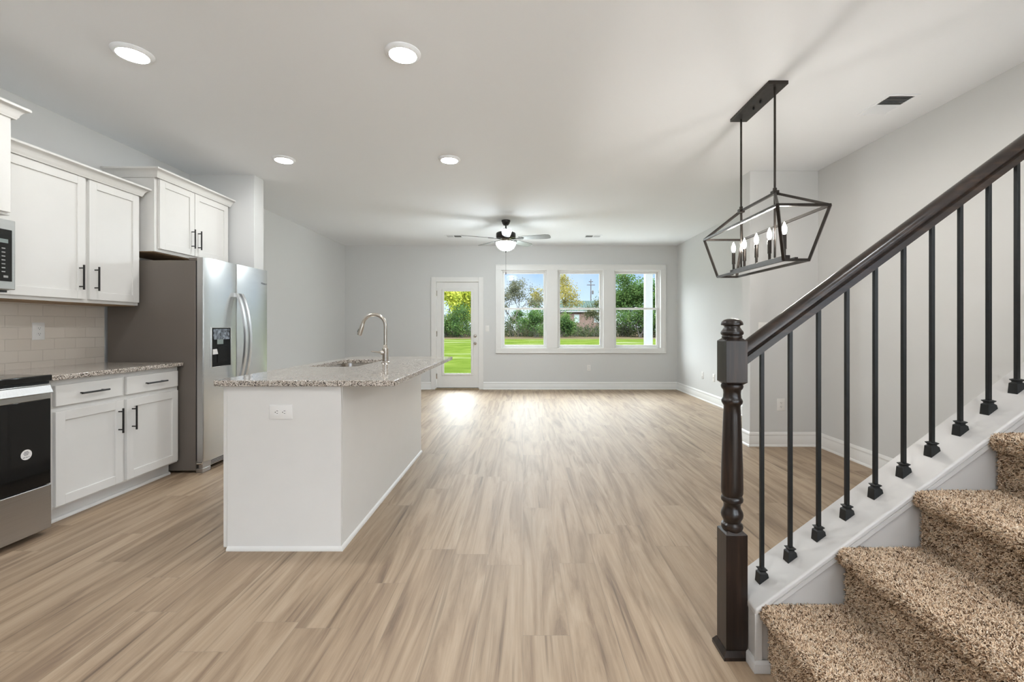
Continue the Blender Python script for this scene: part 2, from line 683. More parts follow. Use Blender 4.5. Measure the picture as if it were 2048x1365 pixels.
def leaf_mat(name, dark, mid, light):
    m, nt, b = new_mat(name)
    tc = nt.nodes.new('ShaderNodeTexCoord')
    n = nt.nodes.new('ShaderNodeTexNoise')
    n.inputs['Scale'].default_value = 1.1
    n.inputs['Detail'].default_value = 4
    nt.links.new(tc.outputs['Object'], n.inputs['Vector'])
    c = ramp(nt, n.outputs['Fac'], [(0.32, dark), (0.5, mid), (0.68, light)])
    nt.links.new(c, b.inputs['Base Color'])
    b.inputs['Roughness'].default_value = 0.7
    b.inputs['Specular IOR Level'].default_value = 0.2
    tl = nt.nodes.new('ShaderNodeBsdfTranslucent')
    nt.links.new(c, tl.inputs['Color'])
    ms = nt.nodes.new('ShaderNodeMixShader')
    ms.inputs['Fac'].default_value = 0.5
    nt.links.new(b.outputs[0], ms.inputs[1])
    nt.links.new(tl.outputs[0], ms.inputs[2])
    nt.links.new(ms.outputs[0], nt.nodes['Material Output'].inputs['Surface'])
    return m


def brick_house_mat():
    m, nt, b = new_mat('red_house_brick')
    tc = nt.nodes.new('ShaderNodeTexCoord')
    sp = nt.nodes.new('ShaderNodeSeparateXYZ')
    nt.links.new(tc.outputs['Object'], sp.inputs[0])
    cb = nt.nodes.new('ShaderNodeCombineXYZ')
    nt.links.new(sp.outputs['X'], cb.inputs['X'])
    nt.links.new(sp.outputs['Z'], cb.inputs['Y'])
    br = nt.nodes.new('ShaderNodeTexBrick')
    br.inputs['Color1'].default_value = (0.085, 0.040, 0.028, 1)
    br.inputs['Color2'].default_value = (0.11, 0.058, 0.042, 1)
    br.inputs['Mortar'].default_value = (0.12, 0.10, 0.085, 1)
    br.inputs['Scale'].default_value = 1.0
    br.inputs['Mortar Size'].default_value = 0.012
    br.inputs['Brick Width'].default_value = 0.23
    br.inputs['Row Height'].default_value = 0.08
    nt.links.new(cb.outputs[0], br.inputs['Vector'])
    nt.links.new(br.outputs['Color'], b.inputs['Base Color'])
    b.inputs['Roughness'].default_value = 0.85
    return m


M = {
    'wall': pmat('grey_wall_paint', (0.66, 0.66, 0.65), 0.6, spec=0.3, bump=0.05, bscale=220),
    'ceiling': pmat('white_ceiling_paint', (0.885, 0.905, 0.925), 0.8, spec=0.2, bump=0.04, bscale=180),
    'trim': pmat('white_trim_paint', (0.79, 0.78, 0.76), 0.32, spec=0.45, noise=0.01),
    'dimmed_trim': pmat('dimmed_stair_trim_paint', (0.57, 0.55, 0.53), 0.35, spec=0.4, noise=0.02),  # white trim paint with the stairs' dimmer light put into its colour
    'cab': pmat('white_cabinet_paint', (0.73, 0.715, 0.685), 0.38, spec=0.45, noise=0.01),
    'cab_under': pmat('raw_birch_underside', (0.32, 0.21, 0.12), 0.7, noise=0.15, nscale=20),
    'floor': floor_mat(),
    'tile': tile_mat(),
    'granite': granite(),
    'steel_y': steel('brushed_steel', (0.62, 0.62, 0.61), 0.26, 'y'),
    'handle_steel': steel('satin_handle_steel', (0.66, 0.665, 0.67), 0.42, 'z'),
    'steel_dark': steel('brushed_steel_shade', (0.50, 0.49, 0.48), 0.34, 'y'),
    'nickel': pmat('brushed_nickel', (0.52, 0.48, 0.43), 0.25, metal=1.0, noise=0.05, nscale=60),
    'fridge_side': pmat('taupe_appliance_paint', (0.150, 0.128, 0.108), 0.42, spec=0.4, bump=0.15, bscale=500),
    'black_gloss': pmat('black_glass', (0.008, 0.008, 0.008), 0.06, spec=0.5, noise=0.05),
    'black_plastic': pmat('black_plastic', (0.015, 0.015, 0.015), 0.4, noise=0.1),
    'black_metal': pmat('matte_black_metal', (0.008, 0.009, 0.009), 0.42, spec=0.35, noise=0.2, nscale=40),
    'pull': pmat('dark_bronze_pull', (0.014, 0.013, 0.012), 0.38, spec=0.5, metal=0.3, noise=0.2, nscale=50),
    'lantern': pmat('oil_bronze_lantern', (0.045, 0.038, 0.033), 0.36, metal=0.75, noise=0.2, nscale=30),
    'wood': wood_dark(),
    'rail': wood_dark_rail(0.74),
    'glass': glass_mat(),
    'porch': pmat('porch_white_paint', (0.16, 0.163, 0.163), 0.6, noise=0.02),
    'plate': pmat('white_plastic_plate', (0.80, 0.785, 0.76), 0.3, noise=0.01),
    'slot': pmat('dark_slot', (0.03, 0.028, 0.026), 0.6, noise=0.1),
    'paper': pmat('white_paper_label', (0.78, 0.76, 0.74), 0.6, noise=0.03),
    'ink': pmat('grey_print', (0.10, 0.10, 0.11), 0.7, noise=0.05),
    'niche': pmat('dispenser_black', (0.006, 0.006, 0.006), 0.25, spec=0.15, noise=0.1),
    'keys': pmat('pale_key_print', (0.30, 0.30, 0.29), 0.6, noise=0.05),
    'lcd': pmat('green_grey_display', (0.22, 0.26, 0.25), 0.2, noise=0.05),
    'film': pmat('film_painted_glints', (0.16, 0.18, 0.215), 0.12, spec=0.9, noise=0.95, nscale=38, bump=1.0, bscale=90),  # bluish-white reflections on the film are painted in as colour noise
    'duct': pmat('vent_dark_duct', (0.05, 0.048, 0.045), 0.8, noise=0.1),
    'lens': emit_mat('recessed_lens', (0.96, 0.985, 1.0), E_RECESSED),
    'bowl': emit_mat('frosted_light_bowl', (0.89, 0.985, 1.03), E_FAN),
    'bulb': emit_mat('candle_bulb', (1.0, 0.95, 0.88), E_BULB),
    'blade': pmat('silver_grey_blade', (0.20, 0.205, 0.20), 0.4, noise=0.06, nscale=12),
    'fan_dark': pmat('fan_dark_bronze', (0.035, 0.033, 0.031), 0.35, metal=0.5, noise=0.1, nscale=30),
    'threshold': pmat('oak_threshold', (0.36, 0.27, 0.17), 0.5, noise=0.12, nscale=25),
    'carpet': carpet_mat(),
    'carpet_base': carpet_base_mat(),
    'lawn': lawn_mat(),
    'bark': pmat('grey_brown_bark', (0.045, 0.038, 0.032), 0.9, noise=0.3, nscale=6),
    'leaf_lime': leaf_mat('lime_leaves', (0.10, 0.14, 0.015), (0.30, 0.34, 0.04), (0.55, 0.52, 0.10)),
    'leaf_green': leaf_mat('mid_green_leaves', (0.0175, 0.0425, 0.01), (0.0425, 0.085, 0.02), (0.09, 0.13, 0.035)),
    'leaf_olive': leaf_mat('olive_leaves', (0.03, 0.0375, 0.0175), (0.065, 0.0725, 0.03), (0.12, 0.115, 0.055)),
    'leaf_gold': leaf_mat('gold_leaves', (0.075, 0.065, 0.015), (0.15, 0.13, 0.03), (0.225, 0.19, 0.06)),
    'leaf_grey': leaf_mat('sparse_twig_leaves', (0.03, 0.035, 0.02), (0.065, 0.07, 0.04), (0.12, 0.115, 0.07)),
    'brush': leaf_mat('thicket_leaves', (0.015, 0.0275, 0.01), (0.0375, 0.0475, 0.02), (0.08, 0.08, 0.0375)),
    'brick': brick_house_mat(),
    'green_roof': pmat('pale_green_metal_roof', (0.022, 0.036, 0.030), 0.7, spec=0.05, noise=0.08, nscale=1.5),
    'pole': pmat('weathered_pole', (0.05, 0.046, 0.042), 0.9, noise=0.2, nscale=4),
}

# ------------------------------------------------------------------ room shell
XL, XR, YB, YF, ZC = -3.40, 2.94, 8.58, -3.2, 2.745
WT = 0.17


def struct(name, mb, mat, **kw):
    o = make(name, mb, mat, **kw)
    o['kind'] = 'structure'
    return o


struct('floor', MB().box(XL - 0.15, XR + 0.15, YF - 0.15, YB + WT, -0.12, 0.0), M['floor'])
struct('ceiling', MB().box(XL - 0.15, XR + 0.15, YF - 0.15, YB + WT, ZC, ZC + 0.25), M['ceiling'])
struct('upper_sky_blocker', MB().box(XL - 0.15, XR + 0.15, YF - 0.15, YB + WT, ZC + 0.25, ZC + 3.2), M['wall'])  # unseen upper-storey block, added to keep front sky light off the porch column
struct('wall_left', MB().box(XL - 0.15, XL, YF - 0.15, YB + WT, 0, ZC), M['wall'])
wr_ = MB()
SW0, SW1 = -2.9, -0.5
wr_.box(XR, XR + 0.15, YF - 0.15, SW0, 0, ZC)
wr_.box(XR, XR + 0.15, SW1, YB + WT, 0, ZC)
wr_.box(XR, XR + 0.15, SW0, SW1, 0, 0.4)
wr_.box(XR, XR + 0.15, SW0, SW1, 2.55, ZC)
struct('wall_right', wr_, M['wall'])
sf_ = MB()
for q in ((SW0, SW0 + 0.05, 0.4, 2.55), (SW1 - 0.05, SW1, 0.4, 2.55), (SW0 + 0.05, SW1 - 0.05, 0.4, 0.45), (SW0 + 0.05, SW1 - 0.05, 2.5, 2.55), (SW0 + 0.05, SW1 - 0.05, 1.48, 1.53)):
    sf_.box(XR + 0.05, XR + 0.1, q[0], q[1], q[2], q[3])
struct('window_5', sf_, M['trim'])  # unseen side window, added as fill light for the island side
FILL_WIN = ((0.2, 2.6),)  # opening added behind the camera to let in fill light
wf_ = MB()
xs_ = [XL] + [x for w in FILL_WIN for x in w] + [XR]
for i in range(0, len(xs_), 2):
    wf_.box(xs_[i], xs_[i + 1], YF - 0.15, YF, 0, ZC)
for a, b in FILL_WIN:
    wf_.box(a, b, YF - 0.15, YF, 0, 0.4)
    wf_.box(a, b, YF - 0.15, YF, 2.55, ZC)
struct('wall_front', wf_, M['wall'])
for k, (a, b) in enumerate(FILL_WIN):
    f_ = MB()
    for q in ((a, a + 0.05, 0.4, 2.55), (b - 0.05, b, 0.4, 2.55), (a + 0.05, b - 0.05, 0.4, 0.45), (a + 0.05, b - 0.05, 2.5, 2.55), (a + 0.05, b - 0.05, 1.48, 1.53)):
        f_.box(q[0], q[1], YF - 0.1, YF - 0.05, q[2], q[3])
    struct('window_%d' % (k + 4), f_, M['trim'])  # unseen front window frame, added with its opening for frontal fill
RET_Y0, RET_Y1 = 4.596, 4.761
RRET_Y0, RRET_Y1 = 4.482, 4.647
struct('wall_left_return', MB().box(XL, -2.744, RET_Y0, RET_Y1, 0, ZC), M['wall'], bevel=0.002)
struct('wall_right_return', MB().box(2.261, XR, RRET_Y0, RRET_Y1, 0, ZC), M['wall'], bevel=0.002)

WINS = ((-0.42, 0.46), (0.65, 1.54), (1.73, 2.63))
WZ0, WZ1 = 0.782, 2.281
DX0, DX1, DZ1 = -1.668, -0.833, 2.062
wb = MB()
wb.box(XL, DX0, YB, YB + WT, 0, ZC)
wb.box(DX0, DX1, YB, YB + WT, DZ1, ZC)
xs = [DX1] + [x for w in WINS for x in w] + [XR]
for i in range(0, len(xs), 2):
    wb.box(xs[i], xs[i + 1], YB, YB + WT, 0, ZC)
for a, b in WINS:
    wb.box(a, b, YB, YB + WT, 0, WZ0)
    wb.box(a, b, YB, YB + WT, WZ1, ZC)
struct('wall_back', wb, M['wall'])

# baseboards: board, stepped cap, shoe moulding
BASE = [(0, 0), (0.026, 0), (0.026, 0.008), (0.022, 0.016), (0.016, 0.02), (0.016, 0.098), (0.013, 0.103), (0.013, 0.112), (0.015, 0.116),
        (0.013, 0.128), (0.007, 0.137), (0.004, 0.141), (0, 0.142)]
struct('baseboard_right', MB().sweep(BASE, [(XR, YF + 0.01), (XR, RRET_Y0), (2.261, RRET_Y0), (2.261, RRET_Y1), (XR, RRET_Y1), (XR, YB), (-0.753, YB)], side=-1), M['trim'])
struct('baseboard_left', MB().sweep(BASE, [(-1.751, YB), (XL, YB), (XL, RET_Y1), (-2.744, RET_Y1), (-2.744, RET_Y0), (-2.80, RET_Y0)], side=-1), M['trim'])

# window casing (one surround with two broad mullions)
cz = MB()
CY0, CY1 = YB - 0.019, YB
CXO0, CXO1, CZO0, CZO1 = -0.52, 2.72, 0.690, 2.378
cz.box(CXO0, CXO1, CY0, CY1, WZ1 - 0.008, CZO1)
cz.box(CXO0, CXO1, CY0, CY1, CZO0, WZ0 + 0.008)
edges = [CXO0, WINS[0][0] + 0.008, WINS[0][1] - 0.008, WINS[1][0] + 0.008, WINS[1][1] - 0.008, WINS[2][0] + 0.008, WINS[2][1] - 0.008, CXO1]
for i in range(0, 8, 2):
    cz.box(edges[i], edges[i + 1], CY0, CY1, WZ0 + 0.008, WZ1 - 0.008)
struct('trim_1', cz, M['trim'], bevel=0.003)
oc = MB()
oc.box(CXO0, CXO1, CY0 - 0.008, CY0, CZO1 - 0.02, CZO1)
oc.box(CXO0, CXO1, CY0 - 0.008, CY0, CZO0, CZO0 + 0.02)
oc.box(CXO0, CXO0 + 0.02, CY0 - 0.008, CY0, CZO0 + 0.02, CZO1 - 0.02)
oc.box(CXO1 - 0.02, CXO1, CY0 - 0.008, CY0, CZO0 + 0.02, CZO1 - 0.02)
struct('trim_2', oc, M['trim'], bevel=0.002)

WLAB = ('leftmost of the three white sash windows in the back wall', 'middle white sash window of the three in the back wall',
        'rightmost white sash window, the one with the porch column outside')
for k, (a, b) in enumerate(WINS):
    w = thing('window_%d' % (k + 1), WLAB[k], 'window', ((a + b) / 2, YB + 0.1, WZ0), 'sash windows in the back wall', 'structure')
    fr = MB()
    t = 0.03
    y0, y1 = YB + 0.075, YB + WT
    fr.box(a, a + t, y0, y1, WZ0, WZ1)
    fr.box(b - t, b, y0, y1, WZ0, WZ1)
    fr.box(a + t, b - t, y0, y1, WZ1 - t, WZ1)
    fr.box(a + t, b - t, y0, y1, WZ0, WZ0 + t)
    # painted jamb liner
    j = 0.006
    fr.box(a, a + j, CY1, y0, WZ0, WZ1)
    fr.box(b - j, b, CY1, y0, WZ0, WZ1)
    fr.box(a + j, b - j, CY1, y0, WZ1 - j, WZ1)
    fr.box(a + j, b - j, CY1, y0, WZ0, WZ0 + j)
    make('frame', fr, M['trim'], w, bevel=0.002)
    zm = 1.545
    ai, bi, z0i, z1i = a + t, b - t, WZ0 + t, WZ1 - t
    st = 0.034
    for nm, ya, yb, za, zb in (('lower_sash', YB + 0.085, YB + 0.112, z0i, zm + 0.015), ('upper_sash', YB + 0.118, YB + 0.145, zm - 0.02, z1i)):
        s = MB()
        s.box(ai, ai + st, ya, yb, za, zb)
        s.box(bi - st, bi, ya, yb, za, zb)
        s.box(ai + st, bi - st, ya, yb, za, za + st)
        s.box(ai + st, bi - st, ya, yb, zb - st, zb)
        so = make(nm, s, M['trim'], w, bevel=0.003)
        ym = (ya + yb) / 2
        make('pane', MB().box(ai + st - 0.004, bi - st + 0.004, ym - 0.002, ym + 0.002, za + st - 0.004, zb - st + 0.004), M['glass'], so, smooth=0)
    lk = MB().box((a + b) / 2 - 0.025, (a + b) / 2 + 0.025, YB + 0.078, YB + 0.1, zm + 0.015, zm + 0.027)
    make('sash_lock', lk, M['plate'], w, bevel=0.003)

# glazed exterior door
d = thing('door_1', 'white back door with one tall glass pane and nickel knob', 'door', ((DX0 + DX1) / 2, YB, 0), None, 'structure')
ca = MB()
ca.box(-1.751, DX0 + 0.012, CY0, CY1, 0, 2.143)
ca.box(DX1 - 0.012, -0.753, CY0, CY1, 0, 2.143)
ca.box(DX0 + 0.012, DX1 - 0.012, CY0, CY1, DZ1 - 0.012, 2.143)
make('casing', ca, M['trim'], d, bevel=0.004)
ja = MB()
ja.box(DX0, DX0 + 0.014, CY1, YB + WT, 0, DZ1)
ja.box(DX1 - 0.014, DX1, CY1, YB + WT, 0, DZ1)
ja.box(DX0 + 0.014, DX1 - 0.014, CY1, YB + WT, DZ1 - 0.014, DZ1)
make('jamb', ja, M['trim'], d)
SX0, SX1, SZ0, SZ1 = -1.650, -0.851, 0.032, 2.044
GX0, GX1, GZ0, GZ1 = -1.515, -0.985, 0.30, 1.878
sl = MB()
sy0, sy1 = YB + 0.012, YB + 0.056
sl.box(SX0, GX0, sy0, sy1, SZ0, SZ1)
sl.box(GX1, SX1, sy0, sy1, SZ0, SZ1)
sl.box(GX0, GX1, sy0, sy1, SZ0, GZ0)
sl.box(GX0, GX1, sy0, sy1, GZ1, SZ1)
slab = make('slab', sl, M['trim'], d)
gf = MB()
g = 0.036
gf.box(GX0 - g, GX0 + 0.008, sy0 - 0.012, sy0, GZ0 - g, GZ1 + g)
gf.box(GX1 - 0.008, GX1 + g, sy0 - 0.012, sy0, GZ0 - g, GZ1 + g)
gf.box(GX0 + 0.008, GX1 - 0.008, sy0 - 0.012, sy0, GZ0 - g, GZ0 + 0.008)
gf.box(GX0 + 0.008, GX1 - 0.008, sy0 - 0.012, sy0, GZ1 - 0.008, GZ1 + g)
make('glass_stop', gf, M['trim'], slab, bevel=0.005)
make('pane', MB().box(GX0 - 0.005, GX1 + 0.005, sy0 + 0.018, sy0 + 0.024, GZ0 - 0.005, GZ1 + 0.005), M['glass'], slab, smooth=0)
for z in (1.833, 1.06, 0.25):
    hg = MB().tube([(SX0 - 0.004, YB - 0.002, z - 0.05), (SX0 - 0.004, YB - 0.002, z + 0.05)], 0.007, 10)
    hg.box(SX0 - 0.002, SX0 + 0.012, YB + 0.006, YB + 0.0125, z - 0.05, z + 0.05)
    make('hinge', hg, M['nickel'], d)


def lathe_y(prof, c, n=20):
    """prof (r, outward) around the -y axis"""
    mb = MB().lathe(prof, (0, 0, 0), n)
    mb.v = [(c[0] + x, c[1] - z, c[2] + y) for x, y, z in mb.v]
    return mb


kn = make('knob', lathe_y([(0.031, 0), (0.031, 0.006), (0.012, 0.012), (0.011, 0.03), (0.020, 0.036), (0.027, 0.048), (0.025, 0.060), (0.014, 0.068)], (-0.913, sy0, 0.88)), M['nickel'], slab)
make('deadbolt', lathe_y([(0.031, 0), (0.031, 0.010), (0.026, 0.016), (0.012, 0.018), (0.010, 0.030)], (-0.913, sy0, 1.02)), M['nickel'], slab)
make('threshold', MB().box(DX0, DX1, YB - 0.03, YB + WT, 0.0, 0.022), M['threshold'], d, bevel=0.006)
make('door_sweep', MB().box(SX0, SX1, sy0 + 0.002, sy1, 0.022, 0.032), M['slot'], d)

# ------------------------------------------------------------------ electrical plates


def plate(name, label, cat, loc, nrm, horizontal=False, kind='outlet', gang=1, group=None, w=0.072, h=0.117):
    """loc: centre on the wall surface; nrm: '+x', '-x', '-y' outward direction"""
    root = thing(name, label, cat, loc, group)

    def conv(mb):
        out = []
        for u, v, n in mb.v:
            if horizontal:
                u, v = v, -u
            if nrm == '-y':
                out.append((u, -n, v))
            elif nrm == '+x':
                out.append((n, u, v))
            else:
                out.append((-n, -u, v))
        mb.v = out
        return mb
    W = w + (gang - 1) * 0.046
    p = MB()
    p.frustum((0, 0, 0), (W / 2, h / 2), (0, 0, 0.004), (W / 2 - 0.0005, h / 2 - 0.0005))
    p.frustum((0, 0, 0.004), (W / 2 - 0.0005, h / 2 - 0.0005), (0, 0, 0.0065), (W / 2 - 0.005, h / 2 - 0.005))
    pl = make('plate', conv(p), M['plate'], root, local=True)
    if kind == 'outlet':
        for s in (-1, 1):
            q = MB()
            pts = []
            for k in range(20):
                a = 2 * PI * k / 20
                pts.append((0.0165 * math.cos(a), s * 0.0195 + max(-0.0125, min(0.0125, 0.0165 * math.sin(a)))))
            q.prism(pts, 'z', 0.006, 0.0085)
            r = make('receptacle', conv(q), M['plate'], root, local=True)
            t = MB()
            t.box(-0.0075, -0.0052, s * 0.0195 - 0.001, s * 0.0195 + 0.0075, 0.0084, 0.0089)
            t.box(0.0052, 0.0075, s * 0.0195, s * 0.0195 + 0.0068, 0.0084, 0.0089)
            t.lathe([(0.0026, 0), (0.0026, 0.0005)], (0, s * 0.0195 - 0.0065, 0.0084), 10)
            make('slot', conv(t), M['slot'], r, local=True)
        make('screw', conv(MB().lathe([(0.003, 0), (0.0025, 0.001)], (0, 0, 0.0065), 10)), M['plate'], root, local=True)
    elif kind == 'switch':
        for g_ in range(gang):
            u0 = (g_ - (gang - 1) / 2) * 0.046
            q = MB()
            q.add([(u0 - 0.0165, -0.033, 0.006), (u0 + 0.0165, -0.033, 0.006), (u0 + 0.0165, 0.033, 0.006), (u0 - 0.0165, 0.033, 0.006),
                   (u0 - 0.015, -0.031, 0.008), (u0 + 0.015, -0.031, 0.008), (u0 + 0.015, 0.031, 0.0115), (u0 - 0.015, 0.031, 0.0115)],
                  [(0, 3, 2, 1), (4, 5, 6, 7), (0, 1, 5, 4), (1, 2, 6, 5), (2, 3, 7, 6), (3, 0, 4, 7)])
            make('rocker', conv(q), M['plate'], root, local=True)
    else:
        make('jack', conv(MB().lathe([(0.006, 0), (0.006, 0.004), (0.0035, 0.004), (0.0035, 0.009)], (0, 0, 0.0065), 12)), M['nickel'], root, local=True)
    return root


GRP_P = 'wall outlets and switches'
plate('light_switch', 'white light switch on back wall between glass door and windows', 'light switch', (-0.682, YB, 1.161), '-y', kind='switch', group=GRP_P)
plate('wall_outlet', 'white outlet low on the back wall under the windows', 'outlet', (1.256, YB, 0.41), '-y', group=GRP_P)
plate('wall_outlet', 'white outlet low on right wall, nearer the back corner', 'outlet', (XR, 7.36, 0.402), '-x', group=GRP_P)
plate('cable_plate', 'narrow white cable plate low on right wall beside the newel post top', 'outlet', (XR, 6.93, 0.405), '-x', kind='jack', group=GRP_P)
plate('wall_outlet', 'white outlet low on wall return seen between the first balusters', 'outlet', (2.567, RRET_Y0, 0.413), '-y', group=GRP_P, w=0.076, h=0.122)
plate('light_switch', 'white switch plate on wall return half hidden behind the handrail', 'light switch', (2.402, RRET_Y0, 1.175), '-y', kind='switch', gang=2, group=GRP_P)
plate('wall_outlet', 'white outlet on the tiled backsplash above the granite worktop', 'outlet', (-3.39, 3.147, 1.157), '+x', group=GRP_P, w=0.080, h=0.122)
plate('wall_outlet', 'sideways white outlet on the near end of the white island', 'outlet', (-1.285, 2.39, 0.735), '-y', horizontal=True, group=GRP_P, w=0.076, h=0.124)

# ------------------------------------------------------------------ kitchen helpers


def shaker(X, y0, y1, z0, z1, w=0.057):
    mb = MB()
    mb.box(X, X + 0.011, y0 + w - 0.004, y1 - w + 0.004, z0 + w - 0.004, z1 - w + 0.004)
    mb.box(X, X + 0.02, y0, y0 + w, z0, z1)
    mb.box(X, X + 0.02, y1 - w, y1, z0, z1)
    mb.box(X, X + 0.02, y0 + w, y1 - w, z0, z0 + w)
    mb.box(X, X + 0.02, y0 + w, y1 - w, z1 - w, z1)
    return mb


def pull(X, y, z, vertical=True, L=0.17, r=0.006):
    mb = MB()
    d = 0.032
    h = L / 2
    if vertical:
        mb.tube([(X + d, y, z - h), (X + d, y, z + h)], r, 10)
        for s in (-1, 1):
            mb.tube([(X, y, z + s * (h - 0.022)), (X + d, y, z + s * (h - 0.022))], r * 0.75, 8)
    else:
        mb.tube([(X + d, y - h, z), (X + d, y + h, z)], r, 10)
        for s in (-1, 1):
            mb.tube([(X, y + s * (h - 0.022), z), (X + d, y + s * (h - 0.022), z)], r * 0.75, 8)
    return mb


CROWN = [(0, 0), (0.010, 0), (0.012, 0.010), (0.016, 0.014), (0.019, 0.028), (0.027, 0.043), (0.038, 0.053), (0.047, 0.057),
         (0.052, 0.060), (0.052, 0.073), (0, 0.073)]

# base cabinet
BX = -2.79
bc = thing('base_cabinet', 'white base cabinet with two drawers and two doors between range and fridge', 'cabinet', (-3.09, 3.12, 0), 'white kitchen cabinets')
cb = MB()
CY_0, CY_1 = 2.632, 3.632
cb.box(XL + 0.01, BX, CY_0, CY_1, 0.10, 0.872)
make('carcass', cb, M['cab'], bc, bevel=0.0015)
make('toe_kick', MB().box(XL + 0.02, -2.858, CY_0 + 0.003, CY_1 - 0.003, 0.0, 0.10), M['cab'], bc)
sh = MB().sweep([(0, 0), (0.016, 0), (0.016, 0.010), (0.010, 0.018), (0, 0.022)], [(-2.858, CY_0 + 0.003), (-2.858, CY_1 - 0.003)], side=1)
make('shoe_moulding', sh, M['cab'], bc)
for y0, y1, hy in ((2.668, 3.118, 3.083), (3.148, 3.614, 3.19)):
    dr = make('drawer', MB().box(BX, BX + 0.02, y0, y1, 0.712, 0.838), M['cab'], bc, bevel=0.003)
    make('pull', pull(BX + 0.02, (y0 + y1) / 2 - 0.004, 0.775, False, 0.185), M['pull'], dr)
    do = make('door', shaker(BX, y0, y1, 0.115, 0.680), M['cab'], bc, bevel=0.0015)
    make('pull', pull(BX + 0.02, hy, 0.545, True, 0.168), M['pull'], do)

ct = make('countertop', MB().box(XL + 0.002, -2.745, 2.622, 3.642, 0.872, 0.902), M['granite'], bevel=0.004)
tag(ct, 'speckled granite worktop on base cabinet, running from range to fridge', 'countertop', 'granite worktops')

bs = make('tile_backsplash', MB().box(XL + 0.001, XL + 0.01, 1.7, 3.645, 0.902, 1.36), M['tile'])
tag(bs, 'glossy cream subway tile backsplash between worktop and wall cabinets', 'backsplash')

# wall cabinet (two doors)
UX = -3.095
uc = thing('wall_cabinet', 'white two-door wall cabinet over the granite worktop, left of fridge cabinet', 'cabinet', (-3.25, 3.12, 1.35), 'white kitchen cabinets')
make('carcass', MB().box(XL + 0.002, UX, 2.606, 3.616, 1.358, 2.262), M['cab'], uc, bevel=0.0015)
make('underside', MB().box(XL + 0.012, UX - 0.02, 2.61, 3.61, 1.352, 1.358), M['cab_under'], uc)
for y0, y1, hy in ((2.640, 3.165, 3.120), (3.192, 3.606, 3.232)):
    do = make('door', shaker(UX, y0, y1, 1.382, 2.235), M['cab'], uc, bevel=0.0015)
    make('pull', pull(UX + 0.02, hy, 1.532, True, 0.172), M['pull'], do)
make('crown', MB().sweep(CROWN, [(UX + 0.02, 2.606), (UX + 0.02, 3.614), (XL + 0.003, 3.614)], side=1, z0=2.236), M['cab'], uc)
make('crown_backing', MB().box(XL + 0.003, UX + 0.02, 2.606, 3.614, 2.262, 2.305), M['cab'], uc)

# cabinet over the fridge
FX = -3.005
fc = thing('fridge_cabinet', 'short white two-door cabinet mounted above the refrigerator', 'cabinet', (-3.2, 4.1, 1.8), 'white kitchen cabinets')
make('carcass', MB().box(XL + 0.002, FX, 3.668, 4.566, 1.806, 2.432), M['cab'], fc, bevel=0.0015)
make('underside', MB().box(XL + 0.012, FX - 0.02, 3.674, 4.560, 1.80, 1.806), M['cab_under'], fc)
for y0, y1, hy in ((3.700, 4.092, 4.055), (4.098, 4.556, 4.135)):
    do = make('door', shaker(FX, y0, y1, 1.832, 2.405), M['cab'], fc, bevel=0.0015)
    make('pull', pull(FX + 0.02, hy, 1.98, True, 0.172), M['pull'], do)
make('crown', MB().sweep(CROWN, [(XL + 0.003, 3.668), (FX + 0.02, 3.668), (FX + 0.02, 4.566), (XL + 0.003, 4.566)], side=1, z0=2.406), M['cab'], fc)
make('crown_backing', MB().box(XL + 0.003, FX + 0.02, 3.668, 4.566, 2.432, 2.474), M['cab'], fc)

# cabinet over the microwave
MX = -2.965
mc = thing('microwave_cabinet', 'tallest white wall cabinet at left picture edge above the microwave', 'cabinet', (-3.18, 2.2, 1.83), 'white kitchen cabinets')
make('carcass', MB().box(XL + 0.002, MX, 1.835, 2.600, 1.83, 2.41), M['cab'], mc, bevel=0.0015)
for y0, y1, hy in ((1.86, 2.20, 2.17), (2.205, 2.588, 2.24)):
    do = make('door', shaker(MX, y0, y1, 1.845, 2.395), M['cab'], mc, bevel=0.0015)
    make('pull', pull(MX + 0.02, hy, 1.97, True, 0.172), M['pull'], do)
make('crown', MB().sweep(CROWN, [(MX + 0.02, 1.835), (MX + 0.02, 2.600), (XL + 0.003, 2.600)], side=1, z0=2.388), M['cab'], mc)
make('crown_backing', MB().box(XL + 0.003, MX + 0.02, 1.835, 2.600, 2.41, 2.455), M['cab'], mc)

# microwave
mw = thing('microwave', 'stainless over-range microwave with black control panel at left picture edge', 'microwave', (-3.15, 2.2, 1.397))
make('body', MB().box(XL + 0.005, -2.965, 1.840, 2.598, 1.397, 1.797), M['steel_dark'], mw, bevel=0.003)
make('front_panel', MB().box(-2.965, -2.932, 1.840, 2.600, 1.400, 1.797), M['steel_y'], mw, bevel=0.004)
make('door_glass', MB().box(-2.932, -2.926, 1.87, 2.36, 1.45, 1.738), M['black_gloss'], mw, bevel=0.002)
cpn = make('control_panel', MB().box(-2.932, -2.927, 2.385, 2.579, 1.446, 1.740), M['black_gloss'], mw, bevel=0.002)
make('display', MB().box(-2.927, -2.9262, 2.41, 2.558, 1.662, 1.684), M['lcd'], cpn)
for r_ in range(7):
    for c_ in range(4):
        make('key', MB().box(-2.927, -2.9263, 2.412 + c_ * 0.038, 2.412 + c_ * 0.038 + 0.018, 1.628 - r_ * 0.022, 1.634 - r_ * 0.022), M['keys'], cpn)
make('start_key', MB().box(-2.927, -2.9263, 2.535, 2.558, 1.466, 1.478), M['keys'], cpn)

make('vent_grille', MB().box(-3.3, -2.97, 1.85, 2.59, 1.385, 1.397), M['black_plastic'], mw)
hd = MB().tube([(-2.90, 2.372, 1.47), (-2.90, 2.372, 1.72)], 0.008, 10)
for z in (1.49, 1.70):
    hd.tube([(-2.932, 2.372, z), (-2.90, 2.372, z)], 0.006, 8)
make('handle', hd, M['steel_y'], mw)

